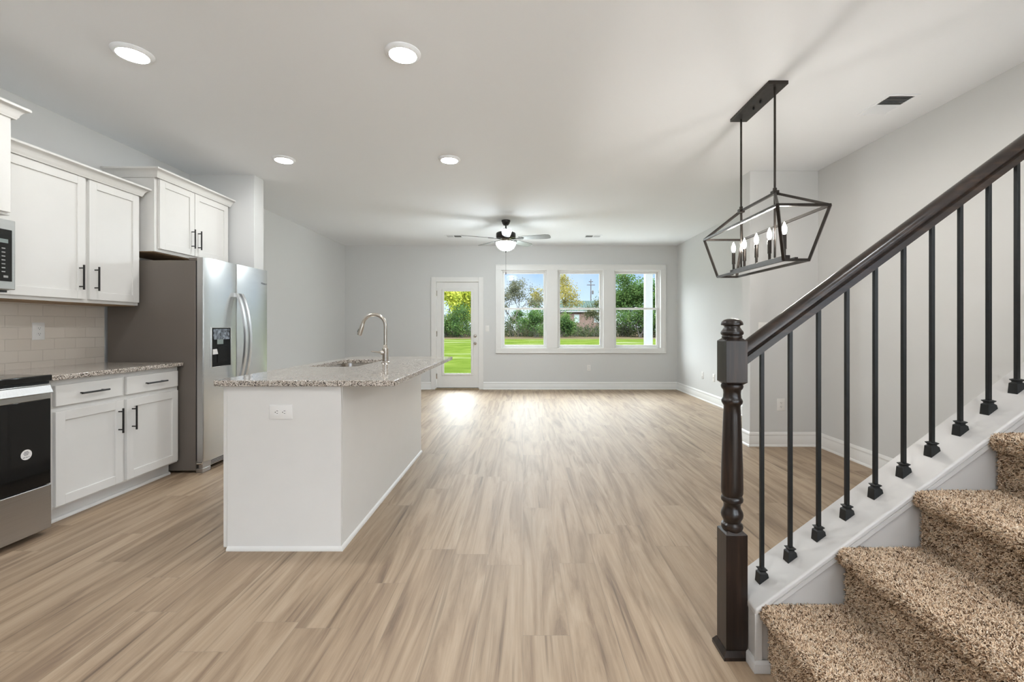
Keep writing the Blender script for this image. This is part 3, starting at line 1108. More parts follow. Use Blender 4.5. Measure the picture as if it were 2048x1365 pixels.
# range
rg = thing('range', 'stainless electric range with black glass oven door at left picture edge', 'range', (-3.05, 2.2, 0))
RY0, RY1 = 1.838, 2.598
make('body', MB().box(XL + 0.02, -2.76, RY0, RY1, 0.03, 0.872), M['steel_dark'], rg)
ck = make('cooktop', MB().box(XL + 0.012, -2.722, RY0 - 0.004, RY1 + 0.006, 0.876, 0.912), M['black_gloss'], rg, bevel=0.005)
for cx_, cy_, rr in ((-2.92, 2.02, 0.1), (-2.92, 2.42, 0.085), (-3.22, 2.02, 0.08), (-3.22, 2.42, 0.1)):
    make('element_ring', MB().lathe([(rr, 0), (rr, 0.0004), (rr - 0.003, 0.0004), (rr - 0.003, 0)], (cx_, cy_, 0.912), 40, False, False), M['keys'], ck)
make('control_strip', MB().box(-2.76, -2.734, RY0, RY1, 0.862, 0.876), M['black_plastic'], rg, bevel=0.002)
dd = make('oven_door', MB().box(-2.76, -2.722, RY0 + 0.004, RY1 - 0.002, 0.775, 0.862), M['steel_y'], rg, bevel=0.003)
make('door_glass', MB().box(-2.76, -2.724, RY0 + 0.004, RY1 - 0.002, 0.288, 0.775), M['black_gloss'], dd, bevel=0.002)
hb = MB().prism([(-2.698, 0.858), (-2.690, 0.858), (-2.672, 0.816), (-2.680, 0.812), (-2.698, 0.816)], 'y', RY0 + 0.03, RY1 - 0.036)
for y in (RY0 + 0.07, RY1 - 0.075):
    hb.box(-2.722, -2.695, y - 0.012, y + 0.012, 0.824, 0.848)
make('handle', hb, M['handle_steel'], dd, bevel=0.002)
make('storage_drawer', MB().box(-2.76, -2.720, RY0 + 0.002, RY1 - 0.001, 0.032, 0.284), M['steel_dark'], rg, bevel=0.004)
make('foot_rail', MB().box(-3.3, -2.80, RY0 + 0.02, RY1 - 0.02, 0.0, 0.03), M['black_plastic'], rg)


def lathe_x(prof, c, n=24):
    mb = MB().lathe(prof, (0, 0, 0), n)
    mb.v = [(c[0] + z, c[1] + x, c[2] + y) for x, y, z in mb.v]
    return mb


sk = make('sticker', lathe_x([(0.028, 0), (0.028, 0.0006)], (-2.724, 2.468, 0.485), 32), M['paper'], dd)
sk['label'] = 'round white sticker with four lines of grey print'
pr = MB()
for k, (w_, z_) in enumerate(((0.022, 0.500), (0.030, 0.492), (0.023, 0.484), (0.036, 0.470))):
    n_ = int(w_ / 0.0042)
    for i in range(n_):
        if k == 3 and i in (3, 6):
            pr.box(-2.7234, -2.7231, 2.468 - w_ / 2 + i * 0.0042 + 0.0008, 2.468 - w_ / 2 + i * 0.0042 + 0.0032, z_ + 0.0006, z_ + 0.0016)
        else:
            pr.box(-2.7234, -2.7231, 2.468 - w_ / 2 + i * 0.0042, 2.468 - w_ / 2 + i * 0.0042 + 0.0034, z_ - 0.0014, z_ + 0.0026)
make('print', pr, M['ink'], dd)

# refrigerator
rf = thing('refrigerator', 'side-by-side stainless refrigerator with water dispenser and taupe side', 'refrigerator', (-3.0, 4.1, 0))
FY0, FY1, FYS = 3.648, 4.556, 4.068
make('cabinet_body', MB().box(XL + 0.03, -2.655, FY0, FY1, 0.02, 1.729), M['fridge_side'], rf, bevel=0.004)
make('gasket', MB().box(-2.655, -2.640, FY0 + 0.006, FY1 - 0.006, 0.10, 1.725), M['black_plastic'], rf)


def fdoor(y0, y1):
    """door with a gently bowed front"""
    pts = [(-2.640, y0), (-2.594, y0)]
    n = 10
    for k in range(n + 1):
        t = k / n
        pts.append((-2.590 + 0.012 * math.sin(PI * t) ** 0.7, y0 + 0.004 + (y1 - y0 - 0.008) * t))
    pts += [(-2.594, y1), (-2.640, y1)]
    mb = MB()
    mb.prism(pts, 'z', 0.090, 1.754)
    return mb


DY0, DY1, DZ0_, DZ1_ = 3.729, 3.965, 0.856, 1.178
fdl = make('freezer_door', fdoor(FY0, FYS - 0.003), M['steel_y'], rf, smooth=25)
fdr = make('fridge_door', fdoor(FYS + 0.003, FY1), M['steel_y'], rf, smooth=25)
make('door_edge', MB().box(-2.641, -2.596, FY0 - 0.002, FY0, 0.092, 1.752), M['steel_dark'], fdl)
# dispenser let into the freezer door: bezel, film-covered panel, dark niche, paddle
bz = MB()
bw = 0.007
fx = -2.576
bz.box(fx - 0.012, fx + 0.002, DY0 - bw, DY0, DZ0_ - bw, DZ1_ + bw)
bz.box(fx - 0.012, fx + 0.002, DY1, DY1 + bw, DZ0_ - bw, DZ1_ + bw)
bz.box(fx - 0.012, fx + 0.002, DY0, DY1, DZ0_ - bw, DZ0_)
bz.box(fx - 0.012, fx + 0.002, DY0, DY1, DZ1_, DZ1_ + bw)
dsp = make('dispenser', bz, M['steel_y'], rf, bevel=0.003)
make('dispenser_niche', MB().box(fx - 0.012, fx + 0.0004, DY0, DY1, DZ0_, DZ1_), M['niche'], dsp)
make('control_panel', MB().box(fx, fx + 0.004, DY0 + 0.012, DY1 - 0.022, 1.082, 1.170), M['film'], dsp)
make('label', MB().box(fx, fx + 0.005, DY0 + 0.058, DY0 + 0.132, 1.042, 1.082), M['lcd'], dsp)
pd = MB()
pd.prism([(DY0 + 0.006, 0.958), (DY0 + 0.066, 0.960), (DY0 + 0.052, 1.003), (DY0 + 0.006, 1.001)], 'x', fx, fx + 0.005)
make('paper_tag', pd, M['paper'], dsp)
pa = MB()
pa.prism([(DY0 + 0.06, 0.885), (DY1 - 0.05, 0.892), (DY1 - 0.035, 0.96), (DY1 - 0.05, 1.035), (DY0 + 0.065, 1.02)], 'x', fx, fx + 0.004)
make('paddle', pa, M['niche'], dsp, bevel=0.002)
for nm, yy in (('freezer_handle', FYS - 0.034), ('fridge_handle', FYS + 0.034)):
    hm = MB()
    pts = []
    for k in range(17):
        t = k / 16
        z = 0.66 + t * (1.487 - 0.66)
        pts.append((-2.556 + 0.080 * math.sin(PI * t) ** 0.7, z))
    inner = [(x - 0.018, z) for x, z in pts]
    n = len(pts)
    v, f = [], []
    for (x, z), (xi, zi) in zip(pts, inner):
        v += [(x, yy - 0.017, z), (x + 0.005, yy, z), (x, yy + 0.017, z), (xi, yy + 0.015, zi), (xi, yy - 0.015, zi)]
    for i in range(n - 1):
        for j in range(5):
            a = i * 5 + j
            b = i * 5 + (j + 1) % 5
            f.append((a, b, b + 5, a + 5))
    f.append((0, 1, 2, 3, 4))
    f.append(tuple(reversed(range((n - 1) * 5, n * 5))))
    hm.add(v, f)
    hm.box(-2.592, -2.556, yy - 0.012, yy + 0.012, 0.655, 0.69)
    hm.box(-2.592, -2.556, yy - 0.012, yy + 0.012, 1.457, 1.492)
    make(nm, hm, M['handle_steel'], rf, smooth=40)
make('hinge_cover', MB().box(-2.72, -2.60, FY0 + 0.01, FY0 + 0.09, 1.729, 1.752), M['fridge_side'], rf, bevel=0.006)
gr = MB().box(-2.64, -2.606, FY0 + 0.012, FY1 - 0.012, 0.035, 0.082)
make('kick_grille', gr, M['steel_dark'], rf, bevel=0.003)
gs = MB()
for k in range(3):
    gs.box(-2.606, -2.604, FY0 + 0.11, FY1 - 0.06, 0.044 + k * 0.012, 0.049 + k * 0.012)
make('grille_slots', gs, M['black_plastic'], rf)
make('foot', MB().box(-2.655, -2.600, FY0 + 0.004, FY0 + 0.10, 0.0, 0.036), M['steel_dark'], rf, bevel=0.003)
make('foot', MB().box(-2.655, -2.600, FY1 - 0.10, FY1 - 0.004, 0.0, 0.036), M['steel_dark'], rf, bevel=0.003)
hk = MB().tube([(-2.645, FY0 + 0.006, 0.078), (-2.605, FY0 + 0.006, 0.078)], 0.010, 8)
make('lower_hinge', hk, M['nickel'], rf)
# maker's script on the right door
tcu = bpy.data.curves.new('logo_text', 'FONT')
tcu.body = 'Whirlpool'
tcu.size = 0.024
tcu.extrude = 0.0003
tcu.shear = 0.25
tob = bpy.data.objects.new('logo_text', tcu)
COL.objects.link(tob)
dg = bpy.context.evaluated_depsgraph_get()
tme = bpy.data.meshes.new_from_object(tob.evaluated_get(dg))
bpy.data.objects.remove(tob)
lg = MB()
xmax = max(v.co.x for v in tme.vertices)
lg.add([(-2.5795 + v.co.z, 4.535 - xmax + v.co.x, 1.612 + v.co.y) for v in tme.vertices], [tuple(p.vertices) for p in tme.polygons])
make('logo', lg, M['ink'], fdr, smooth=0)

# ------------------------------------------------------------------ island
IX0, IX1, IY0, IY1 = -1.596, -0.967, 2.39, 4.268
isl = thing('kitchen_island', 'white panelled kitchen island standing on the plank floor', 'kitchen island', (-1.28, 3.3, 0))
make('end_panel', MB().box(IX0 + 0.024, IX1, IY0, IY0 + 0.018, 0.0, 0.875), M['cab'], isl, bevel=0.0015)
make('side_panel', MB().box(IX1 - 0.014, IX1 + 0.001, IY0 + 0.019, IY1, 0.0, 0.875), M['cab'], isl, bevel=0.001)
make('carcass', MB().box(IX0 + 0.02, IX1 - 0.014, IY0 + 0.018, IY1 - 0.002, 0.10, 0.66), M['cab'], isl)
make('corner_stile', MB().box(IX0, IX0 + 0.0215, IY0 + 0.007, IY0 + 0.06, 0.012, 0.875), M['cab'], isl, bevel=0.0015)
ff = MB()
ff.box(IX0 + 0.001, IX0 + 0.02, IY0 + 0.06, IY1, 0.10, 0.875)
make('face_frame', ff, M['cab'], isl)
make('toe_kick', MB().box(IX0 + 0.075, IX0 + 0.09, IY0 + 0.02, IY1, 0.0, 0.10), M['cab'], isl)
for k in range(4):
    y0 = IY0 + 0.08 + k * 0.445
    do = make('door', shaker(IX0 - 0.019, y0, y0 + 0.43, 0.12, 0.68), M['cab'], isl, bevel=0.0015)
    pm = pull(0, y0 + (0.39 if k % 2 == 0 else 0.04), 0.56, True, 0.17)
    pm.v = [(IX0 - 0.019 - x, y, z) for x, y, z in pm.v]
    make('pull', pm, M['pull'], do)
    dw = make('drawer', MB().box(IX0 - 0.019, IX0 + 0.001, y0, y0 + 0.43, 0.71, 0.84), M['cab'], isl, bevel=0.002)
shoe = [(0, 0), (0.013, 0), (0.013, 0.007), (0.009, 0.015), (0, 0.022)]
make('shoe_moulding', MB().sweep(shoe, [(IX0 + 0.026, IY0), (IX1 + 0.001, IY0), (IX1 + 0.001, IY1)], side=1), M['cab'], isl)
make('back_panel', MB().box(IX0 + 0.02, IX1 - 0.014, IY1 - 0.018, IY1, 0.0, 0.875), M['cab'], isl)
ob = MB().bar((IX1 - 0.0, 2.418, 0.84), (IX1 - 0.0, 2.418, 0.84 + 0.001), 0.001)

# worktop with the sink cut out
KX0, KX1, KY0, KY1 = -1.628, -0.674, 2.36, 4.307
CX0, CX1, CYa, CYb = -1.535, -1.185, 3.19, 3.90


def rounded(x0, x1, y0, y1, r, n=6):
    pts = []
    for cx, cy, a0 in ((x1 - r, y0 + r, -PI / 2), (x1 - r, y1 - r, 0), (x0 + r, y1 - r, PI / 2), (x0 + r, y0 + r, PI)):
        for k in range(n + 1):
            a = a0 + PI / 2 * k / n
            pts.append((cx + r * math.cos(a), cy + r * math.sin(a)))
    return pts


def slab_with_hole(outer, inner, z0, z1):
    """outer and inner are loops with the same number of points, same direction"""
    n = len(outer)
    mb = MB()
    v = [(x, y, z1) for x, y in outer] + [(x, y, z1) for x, y in inner] + [(x, y, z0) for x, y in outer] + [(x, y, z0) for x, y in inner]
    f = []
    for i in range(n):
        j = (i + 1) % n
        f.append((i, j, n + j, n + i))
        f.append((2 * n + i, 3 * n + i, 3 * n + j, 2 * n + j))
        f.append((i, 2 * n + i, 2 * n + j, j))
        f.append((n + i, n + j, 3 * n + j, 3 * n + i))
    return mb.add(v, f)


it = make('island_countertop', slab_with_hole(rounded(KX0, KX1, KY0, KY1, 0.012), rounded(CX0, CX1, CYa, CYb, 0.07), 0.875, 0.905), M['granite'], bevel=0.003, seg=2)
tag(it, 'speckled granite island worktop with undermount sink cut-out and seating overhang', 'countertop', 'granite worktops')

# sink
sn = thing('sink', 'undermount stainless sink set into the island worktop', 'sink', ((CX0 + CX1) / 2, 3.545, 0.67))
o1 = rounded(CX0 - 0.012, CX1 + 0.012, CYa - 0.012, CYb + 0.012, 0.08)
i1 = rounded(CX0 - 0.002, CX1 + 0.002, CYa - 0.002, CYb + 0.002, 0.072)
bi = rounded(CX0 + 0.012, CX1 - 0.012, CYa + 0.012, CYb - 0.012, 0.06)
n_ = len(o1)
sv = [(x, y, 0.874) for x, y in o1] + [(x, y, 0.874) for x, y in i1] + [(x, y, 0.69) for x, y in bi] + [(x, y, 0.68) for x, y in rounded(CX0 + 0.03, CX1 - 0.03, CYa + 0.03, CYb - 0.03, 0.05)]
sf = []
for ring_ in range(3):
    for i in range(n_):
        j = (i + 1) % n_
        sf.append((ring_ * n_ + i, ring_ * n_ + j, (ring_ + 1) * n_ + j, (ring_ + 1) * n_ + i))
sf.append(tuple(range(3 * n_, 4 * n_)))
so = make('basin', MB().add(sv, sf), M['nickel'], sn)
make('drain', MB().lathe([(0.045, 0), (0.045, 0.003), (0.03, 0.001)], ((CX0 + CX1) / 2, 3.545, 0.680), 20), M['steel_dark'], sn)

# faucet
fa = thing('faucet', 'brushed nickel gooseneck pull-down faucet standing behind the island sink', 'faucet', (-1.085, 3.55, 0.905))
fxx, fyy = -1.085, 3.55
make('base', MB().lathe([(0.031, 0), (0.031, 0.004), (0.027, 0.008), (0.023, 0.012), (0.023, 0.085), (0.024, 0.09), (0.024, 0.112), (0.021, 0.116), (0.017, 0.135), (0.0145, 0.14)], (fxx, fyy, 0.905), 24), M['nickel'], fa)
pts = [(fxx, fyy, 1.04), (fxx, fyy, 1.12)]
R_ = 0.090
zc_ = 1.195
pts.append((fxx, fyy, 1.17))
for k in range(19):
    a = PI * k / 18 * 0.93
    pts.append((fxx - R_ + R_ * math.cos(a), fyy, zc_ + R_ * math.sin(a)))
make('gooseneck', MB().tube(pts, 0.0135, 16), M['nickel'], fa, smooth=60)
e = Vector(pts[-1])
dv = (Vector(pts[-1]) - Vector(pts[-2])).normalized()
make('spray_head', MB().tube([e, e + dv * 0.012, e + dv * 0.03, e + dv * 0.085, e + dv * 0.096], [0.0135, 0.0155, 0.0165, 0.0195, 0.0175], 16), M['nickel'], fa)
make('spray_button', MB().tube([e + dv * 0.045 + Vector((-0.017, 0, 0)), e + dv * 0.07 + Vector((-0.020, 0, 0))], 0.005, 8), M['black_plastic'], fa)
lv = MB().tube([(fxx, fyy, 0.985), (fxx - 0.033, fyy - 0.012, 0.987)], [0.019, 0.019], 14)
lv.tube([(fxx - 0.030, fyy - 0.012, 0.989), (fxx - 0.055, fyy - 0.018, 0.991), (fxx - 0.105, fyy - 0.028, 0.996)], [0.010, 0.0055, 0.0045], 10)
make('lever', lv, M['nickel'], fa)

# ------------------------------------------------------------------ recessed lights


def recessed(label, x, y, proto=None):
    if proto is None:
        r = thing('recessed_light', label, 'ceiling light', (x, y, ZC), 'round recessed ceiling lights')
        t = MB().lathe([(0.100, 0.0), (0.100, -0.004), (0.094, -0.010), (0.082, -0.017), (0.076, -0.018), (0.074, -0.014)], (0, 0, 0), 40, False, False)
        make('trim_ring', t, M['ceiling'], r, local=True)
        l = MB().lathe([(0.075, -0.014), (0.070, -0.019), (0.05, -0.022), (0.02, -0.023), (0.001, -0.0232)], (0, 0, 0), 40, False, True)
        make('lens', l, M['lens'], r, local=True)
    else:
        r = copy_tree(proto)
        r.location = (x, y, ZC)
        r['label'] = label
    return r


LX0, LX1 = -2.216, -0.682
r0 = recessed('lit recessed light in front left part of ceiling, above the kitchen range', LX0, 2.555)
recessed('largest lit recessed light, in ceiling above near end of the island', LX1, 2.555, r0)
recessed('lit recessed light in ceiling in front of the fridge cabinet', LX0, 4.17, r0)
recessed('lit recessed light in ceiling above the far end of the island', LX1, 4.17, r0)
recessed('recessed light overhead behind the picture edge on the kitchen side', LX0, 0.35, r0)
recessed('unseen recessed light added above the foot of the staircase for fill', 1.35, 0.75, r0)  # added lamp out of view, brightens the stair carpet
recessed('recessed light overhead beyond the picture edge in line with the island', LX1, 0.55, r0)

# ------------------------------------------------------------------ vents


def vent(label, x0, x1, y0, y1, along):
    r = thing('ceiling_vent', label, 'vent', ((x0 + x1) / 2, (y0 + y1) / 2, ZC), 'white ceiling vents')
    f = 0.022
    fr = MB()
    for a in ((x0, x0 + f, y0, y1), (x1 - f, x1, y0, y1), (x0 + f, x1 - f, y0, y0 + f), (x0 + f, x1 - f, y1 - f, y1)):
        fr.box(a[0], a[1], a[2], a[3], ZC - 0.006, ZC)
    if along == 'x':
        ym = (y0 + y1) / 2
        fr.box(x0 + f, x1 - f, ym - 0.004, ym + 0.004, ZC - 0.006, ZC)
    else:
        xm = (x0 + x1) / 2
        fr.box(xm - 0.004, xm + 0.004, y0 + f, y1 - f, ZC - 0.006, ZC)
    make('frame', fr, M['ceiling'], r, bevel=0.002)
    make('duct', MB().box(x0 + f, x1 - f, y0 + f, y1 - f, ZC - 0.0005, ZC + 0.0005), M['duct'], r)
    lo = MB()
    if along == 'x':
        ym = (y0 + y1) / 2
        n = 16
        for k in range(n):
            y = y0 + f + (y1 - y0 - 2 * f) * (k + 0.5) / n
            s = -1 if y < ym else 1
            lo.add([(x0 + f, y - s * 0.0005, ZC - 0.0008), (x1 - f, y - s * 0.0005, ZC - 0.0008), (x1 - f, y + s * 0.0055, ZC - 0.0058), (x0 + f, y + s * 0.0055, ZC - 0.0058)], [(0, 1, 2, 3)])
    else:
        xm = (x0 + x1) / 2
        n = 16
        for k in range(n):
            x = x0 + f + (x1 - x0 - 2 * f) * (k + 0.5) / n
            s = 1 if x > xm else -1
            lo.add([(x - s * 0.0005, y0 + f, ZC - 0.0008), (x - s * 0.0005, y1 - f, ZC - 0.0008), (x + s * 0.0055, y1 - f, ZC - 0.0058), (x + s * 0.0055, y0 + f, ZC - 0.0058)], [(0, 1, 2, 3)])
    make('louvres', lo, M['ceiling'], r, smooth=0)
    make('lever', MB().box(x0 + 0.03, x0 + 0.045, y1 - 0.016, y1 - 0.008, ZC - 0.012, ZC - 0.006), M['ceiling'], r)
    return r


vent('white ceiling vent near the right wall, beside the lantern pendant', 2.447, 2.66, 3.005, 3.30, 'x')
vent('small white ceiling vent right of the ceiling fan near back wall', 1.05, 1.345, 7.60, 7.80, 'y')
vent('small white ceiling vent left of ceiling fan, behind a blade tip', -1.33, -1.035, 7.60, 7.80, 'y')

# ------------------------------------------------------------------ ceiling fan
FXc, FYc = -0.25, 6.57
fn = thing('ceiling_fan', 'five-blade ceiling fan with frosted bowl light hanging in living area', 'ceiling fan', (FXc, FYc, ZC))
make('canopy', MB().lathe([(0.064, 0), (0.064, -0.014), (0.050, -0.05), (0.034, -0.071), (0.014, -0.073)], (FXc, FYc, ZC), 28), M['fan_dark'], fn)
make('downrod', MB().lathe([(0.0115, -0.07), (0.0115, -0.150), (0.02, -0.150), (0.02, -0.165)], (FXc, FYc, ZC), 16), M['fan_dark'], fn)
make('motor_housing', MB().lathe([(0.02, 2.588), (0.06, 2.585), (0.115, 2.572), (0.138, 2.560), (0.143, 2.548), (0.143, 2.498), (0.136, 2.488), (0.10, 2.482), (0.07, 2.478)], (FXc, FYc, 0), 36), M['fan_dark'], fn)
make('switch_housing', MB().lathe([(0.075, 2.480), (0.060, 2.462), (0.055, 2.452), (0.055, 2.424), (0.075, 2.420), (0.10, 2.418)], (FXc, FYc, 0), 30), M['nickel'], fn)
for k in range(5):
    a = math.radians(57 + 72 * k)
    u = Vector((math.cos(a), math.sin(a), 0))
    w_ = Vector((-math.sin(a), math.cos(a), 0))
    ti = math.radians(-13)
    wv = w_ * math.cos(ti) + Vector((0, 0, 1)) * math.sin(ti)
    nv = u.cross(wv)
    c0 = Vector((FXc, FYc, 2.478))
    outline = [(0.20, -0.050), (0.30, -0.058), (0.50, -0.068), (0.60, -0.070), (0.645, -0.060), (0.66, -0.040), (0.665, 0.0), (0.66, 0.04), (0.645, 0.060), (0.60, 0.07), (0.50, 0.068), (0.30, 0.058), (0.20, 0.05)]
    bl = MB()
    n = len(outline)
    vv = [c0 + u * r_ + wv * t_ + nv * 0.003 for r_, t_ in outline] + [c0 + u * r_ + wv * t_ - nv * 0.003 for r_, t_ in outline]
    bl.add(vv, [tuple(range(n)), tuple(reversed(range(n, 2 * n)))] + [(i, i + n, (i + 1) % n + n, (i + 1) % n) for i in range(n)])
    b_ = make('blade', bl, M['blade'], fn)
    ir = MB()
    arm = [(0.10, -0.018), (0.17, -0.014), (0.20, -0.032), (0.25, -0.030), (0.27, 0.0), (0.25, 0.030), (0.20, 0.032), (0.17, 0.014), (0.10, 0.018)]
    n = len(arm)
    vv = [c0 + u * r_ + wv * t_ - nv * 0.0035 for r_, t_ in arm] + [c0 + u * r_ + wv * t_ - nv * 0.009 for r_, t_ in arm]
    ir.add(vv, [tuple(range(n)), tuple(reversed(range(n, 2 * n)))] + [(i, i + n, (i + 1) % n + n, (i + 1) % n) for i in range(n)])
    make('blade_iron', ir, M['fan_dark'], b_)
make('light_bowl', MB().lathe([(0.141, 2.418), (0.144, 2.412), (0.140, 2.390), (0.118, 2.352), (0.085, 2.322), (0.045, 2.306), (0.012, 2.302)], (FXc, FYc, 0), 36), M['bowl'], fn)
make('bowl_light_shield', MB().lathe([(0.05, 2.430), (0.147, 2.427), (0.149, 2.419), (0.143, 2.4185)], (FXc, FYc, 0), 36), M['nickel'], fn)  # opaque pan added to stop the bowl lighting the ceiling and blades
make('finial', MB().lathe([(0.018, 2.304), (0.018, 2.299), (0.010, 2.292), (0.008, 2.280), (0.003, 2.272)], (FXc, FYc, 0), 14), M['fan_dark'], fn)
pc = MB().tube([(FXc + 0.004, FYc - 0.03, 2.42), (FXc + 0.004, FYc - 0.156, 2.41), (FXc + 0.004, FYc - 0.158, 2.0)], 0.0022, 6)
pc = MB().tube([(FXc, FYc, 2.274), (FXc, FYc, 1.99)], 0.0018, 6)
ch = make('pull_chain', pc, M['fan_dark'], fn)
make('fob', MB().lathe([(0.002, 1.995), (0.006, 1.985), (0.006, 1.962), (0.002, 1.95)], (FXc, FYc, 0), 10), M['fan_dark'], ch)

# ------------------------------------------------------------------ lantern pendant
PXc = 1.614
pn = thing('linear_lantern_pendant', 'dark linear lantern chandelier with five lit candle bulbs above dining area', 'chandelier', (PXc, 3.106, ZC))
cano = make('canopy', MB().box(1.552, 1.676, 2.84, 3.372, ZC - 0.022, ZC), M['lantern'], pn, bevel=0.0015)
for y in (3.06, 3.15):
    make('canopy_screw', MB().lathe([(0.005, 0), (0.007, -0.006), (0.005, -0.014), (0.002, -0.016)], (PXc, y, ZC - 0.022), 10), M['black_metal'], cano)
RY = (2.884, 3.330)
ZR, ZU, ZL = 2.046, 1.889, 1.583
ub = [(1.4615, 2.586), (1.7665, 2.586), (1.7665, 3.629), (1.4615, 3.629)]
lb = [(1.539, 2.657), (1.689, 2.657), (1.689, 3.557), (1.539, 3.557)]
for y in RY:
    make('rod', MB().tube([(PXc, y, ZC - 0.022), (PXc, y, 1.617)], 0.0068, 12), M['lantern'], pn)
    hb_ = MB().box(PXc - 0.019, PXc + 0.019, y - 0.019, y + 0.019, ZR - 0.014, ZR + 0.014)
    hb_.lathe([(0.012, 0.014), (0.012, 0.03), (0.009, 0.034)], (PXc, y, ZR), 14)
    make('hub', hb_, M['lantern'], pn, bevel=0.002)
bw_ = 0.0155
fm = MB()
for i in range(4):
    j = (i + 1) % 4
    a, b = (*ub[i], ZU), (*ub[j], ZU)
    fm.bar(a, b, bw_)
    fm.bar((*lb[i], ZL), (*lb[j], ZL), bw_)
    fm.bar((*ub[i], ZU), (*lb[i], ZL), bw_)
fm.bar((PXc, RY[0], ZR), (PXc, RY[1], ZR), bw_)
for i, y in ((0, RY[0]), (1, RY[0]), (2, RY[1]), (3, RY[1])):
    fm.bar((PXc, y, ZR), (*ub[i], ZU), bw_)
make('cage', fm, M['lantern'], pn)
make('candle_bar', MB().box(PXc - 0.016, PXc + 0.016, 2.745, 3.475, 1.600, 1.626), M['lantern'], pn, bevel=0.0015)
eb = MB()
for ya, yb in ((2.657, 2.75), (3.47, 3.557)):
    eb.box(PXc - 0.010, PXc + 0.010, ya, yb, 1.588, 1.600)
make('end_bracket', eb, M['lantern'], pn)
for y in (2.779, 2.947, 3.112, 3.281, 3.449):
    cd = MB().lathe([(0.0088, 1.626), (0.0088, 1.668), (0.0125, 1.668), (0.0125, 1.757), (0.009, 1.760)], (PXc, y, 0), 16)
    cn = make('candle_sleeve', cd, M['lantern'], pn)
    bu = MB().lathe([(0.007, 1.760), (0.009, 1.766), (0.0135, 1.778), (0.0148, 1.788), (0.0125, 1.804), (0.006, 1.822), (0.0015, 1.835)], (PXc, y, 0), 16)
    make('bulb', bu, M['bulb'], cn)

# ------------------------------------------------------------------ staircase
SL = 0.74


def capz(x):
    return 0.505 + SL * (x - 1.2)


STN = 7
NOSE0, RUN, RISE, T0 = 0.821, 0.2635, 0.1972, 0.222
st = thing('staircase', 'carpeted staircase rising to the right, with white skirt and knee wall', 'stairs', (0.81, 1.2, 0))
KWX0, KWX1 = 0.806, 2.70
KY_N, KY_F = 1.560, 1.735
kw = MB().prism([(KWX0, 0), (KWX1, 0), (KWX1, capz(KWX1) - 0.02), (KWX0, capz(KWX0) - 0.02)], 'y', KY_N, KY_F)
make('knee_wall', kw, M['dimmed_trim'], st, bevel=0.002)
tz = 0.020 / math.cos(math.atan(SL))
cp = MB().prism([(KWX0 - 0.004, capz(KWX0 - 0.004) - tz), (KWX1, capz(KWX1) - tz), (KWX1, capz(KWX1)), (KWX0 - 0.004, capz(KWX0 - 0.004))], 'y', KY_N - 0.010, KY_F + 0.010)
make('cap', cp, M['dimmed_trim'], st, bevel=0.006, seg=3)
# flat trim boards: end board and the moulding under the cap
eb = MB()
eb.box(KWX0 - 0.005, KWX0 + 0.020, KY_N - 0.008, KY_N, 0.02, capz(KWX0) - 0.02)
make('corner_board', eb, M['dimmed_trim'], st, bevel=0.002)
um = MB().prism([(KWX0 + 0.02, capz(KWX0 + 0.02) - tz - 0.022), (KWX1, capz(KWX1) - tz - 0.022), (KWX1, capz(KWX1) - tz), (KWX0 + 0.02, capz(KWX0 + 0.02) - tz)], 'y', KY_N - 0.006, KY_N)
make('cap_moulding', um, M['dimmed_trim'], st, bevel=0.004)
make('shoe_moulding', MB().sweep([(0, 0), (0.016, 0), (0.016, 0.012), (0.011, 0.028), (0, 0.036)], [(KWX0, KY_F), (KWX0, KY_N - 0.008), (0.850, KY_N - 0.008)], side=1), M['dimmed_trim'], st, bevel=0.001)

# carpet surface: a rounded profile wrapped over the steps
prof = [(NOSE0 + 0.032, 0.0)]
for n in range(STN):
    xn = NOSE0 + RUN * n
    zt = T0 + RISE * n
    zr = 0.0 if n == 0 else T0 + RISE * (n - 1)
    rx = xn + 0.032
    if n > 0:
        prof.append((rx, zr + 0.01))
    for t in (0.25, 0.5, 0.75):
        prof.append((rx, zr + 0.01 + (zt - 0.052 - zr - 0.01) * t))
    prof.append((rx, zt - 0.052))
    prof.append((rx - 0.012, zt - 0.044))
    cxn, czn, rr = xn + 0.024, zt - 0.024, 0.024
    for a in (250, 225, 200, 180, 160, 140, 120, 105, 90):
        prof.append((cxn + rr * math.cos(math.radians(a)), czn + rr * math.sin(math.radians(a))))
    xe = xn + RUN + 0.032
    for t in (0.2, 0.4, 0.6, 0.8, 0.95):
        prof.append((cxn + (xe - cxn) * t, zt))
    prof.append((xe - 0.001, zt + 0.003))
P = np.array(prof)
CYN0, CYN1 = 0.60, 1.557
ny = 60
ys = np.linspace(CYN0, CYN1, ny)
cm = MB()
v = []
for (x, z) in prof:
    for y in ys:
        v.append((x, y, z))
f = []
for i in range(len(prof) - 1):
    for j in range(ny - 1):
        a = i * ny + j
        f.append((a, a + 1, a + ny + 1, a + ny))
cm.add(v, f)
cpt = make('carpet_backing', cm, M['carpet_base'], st, smooth=60)
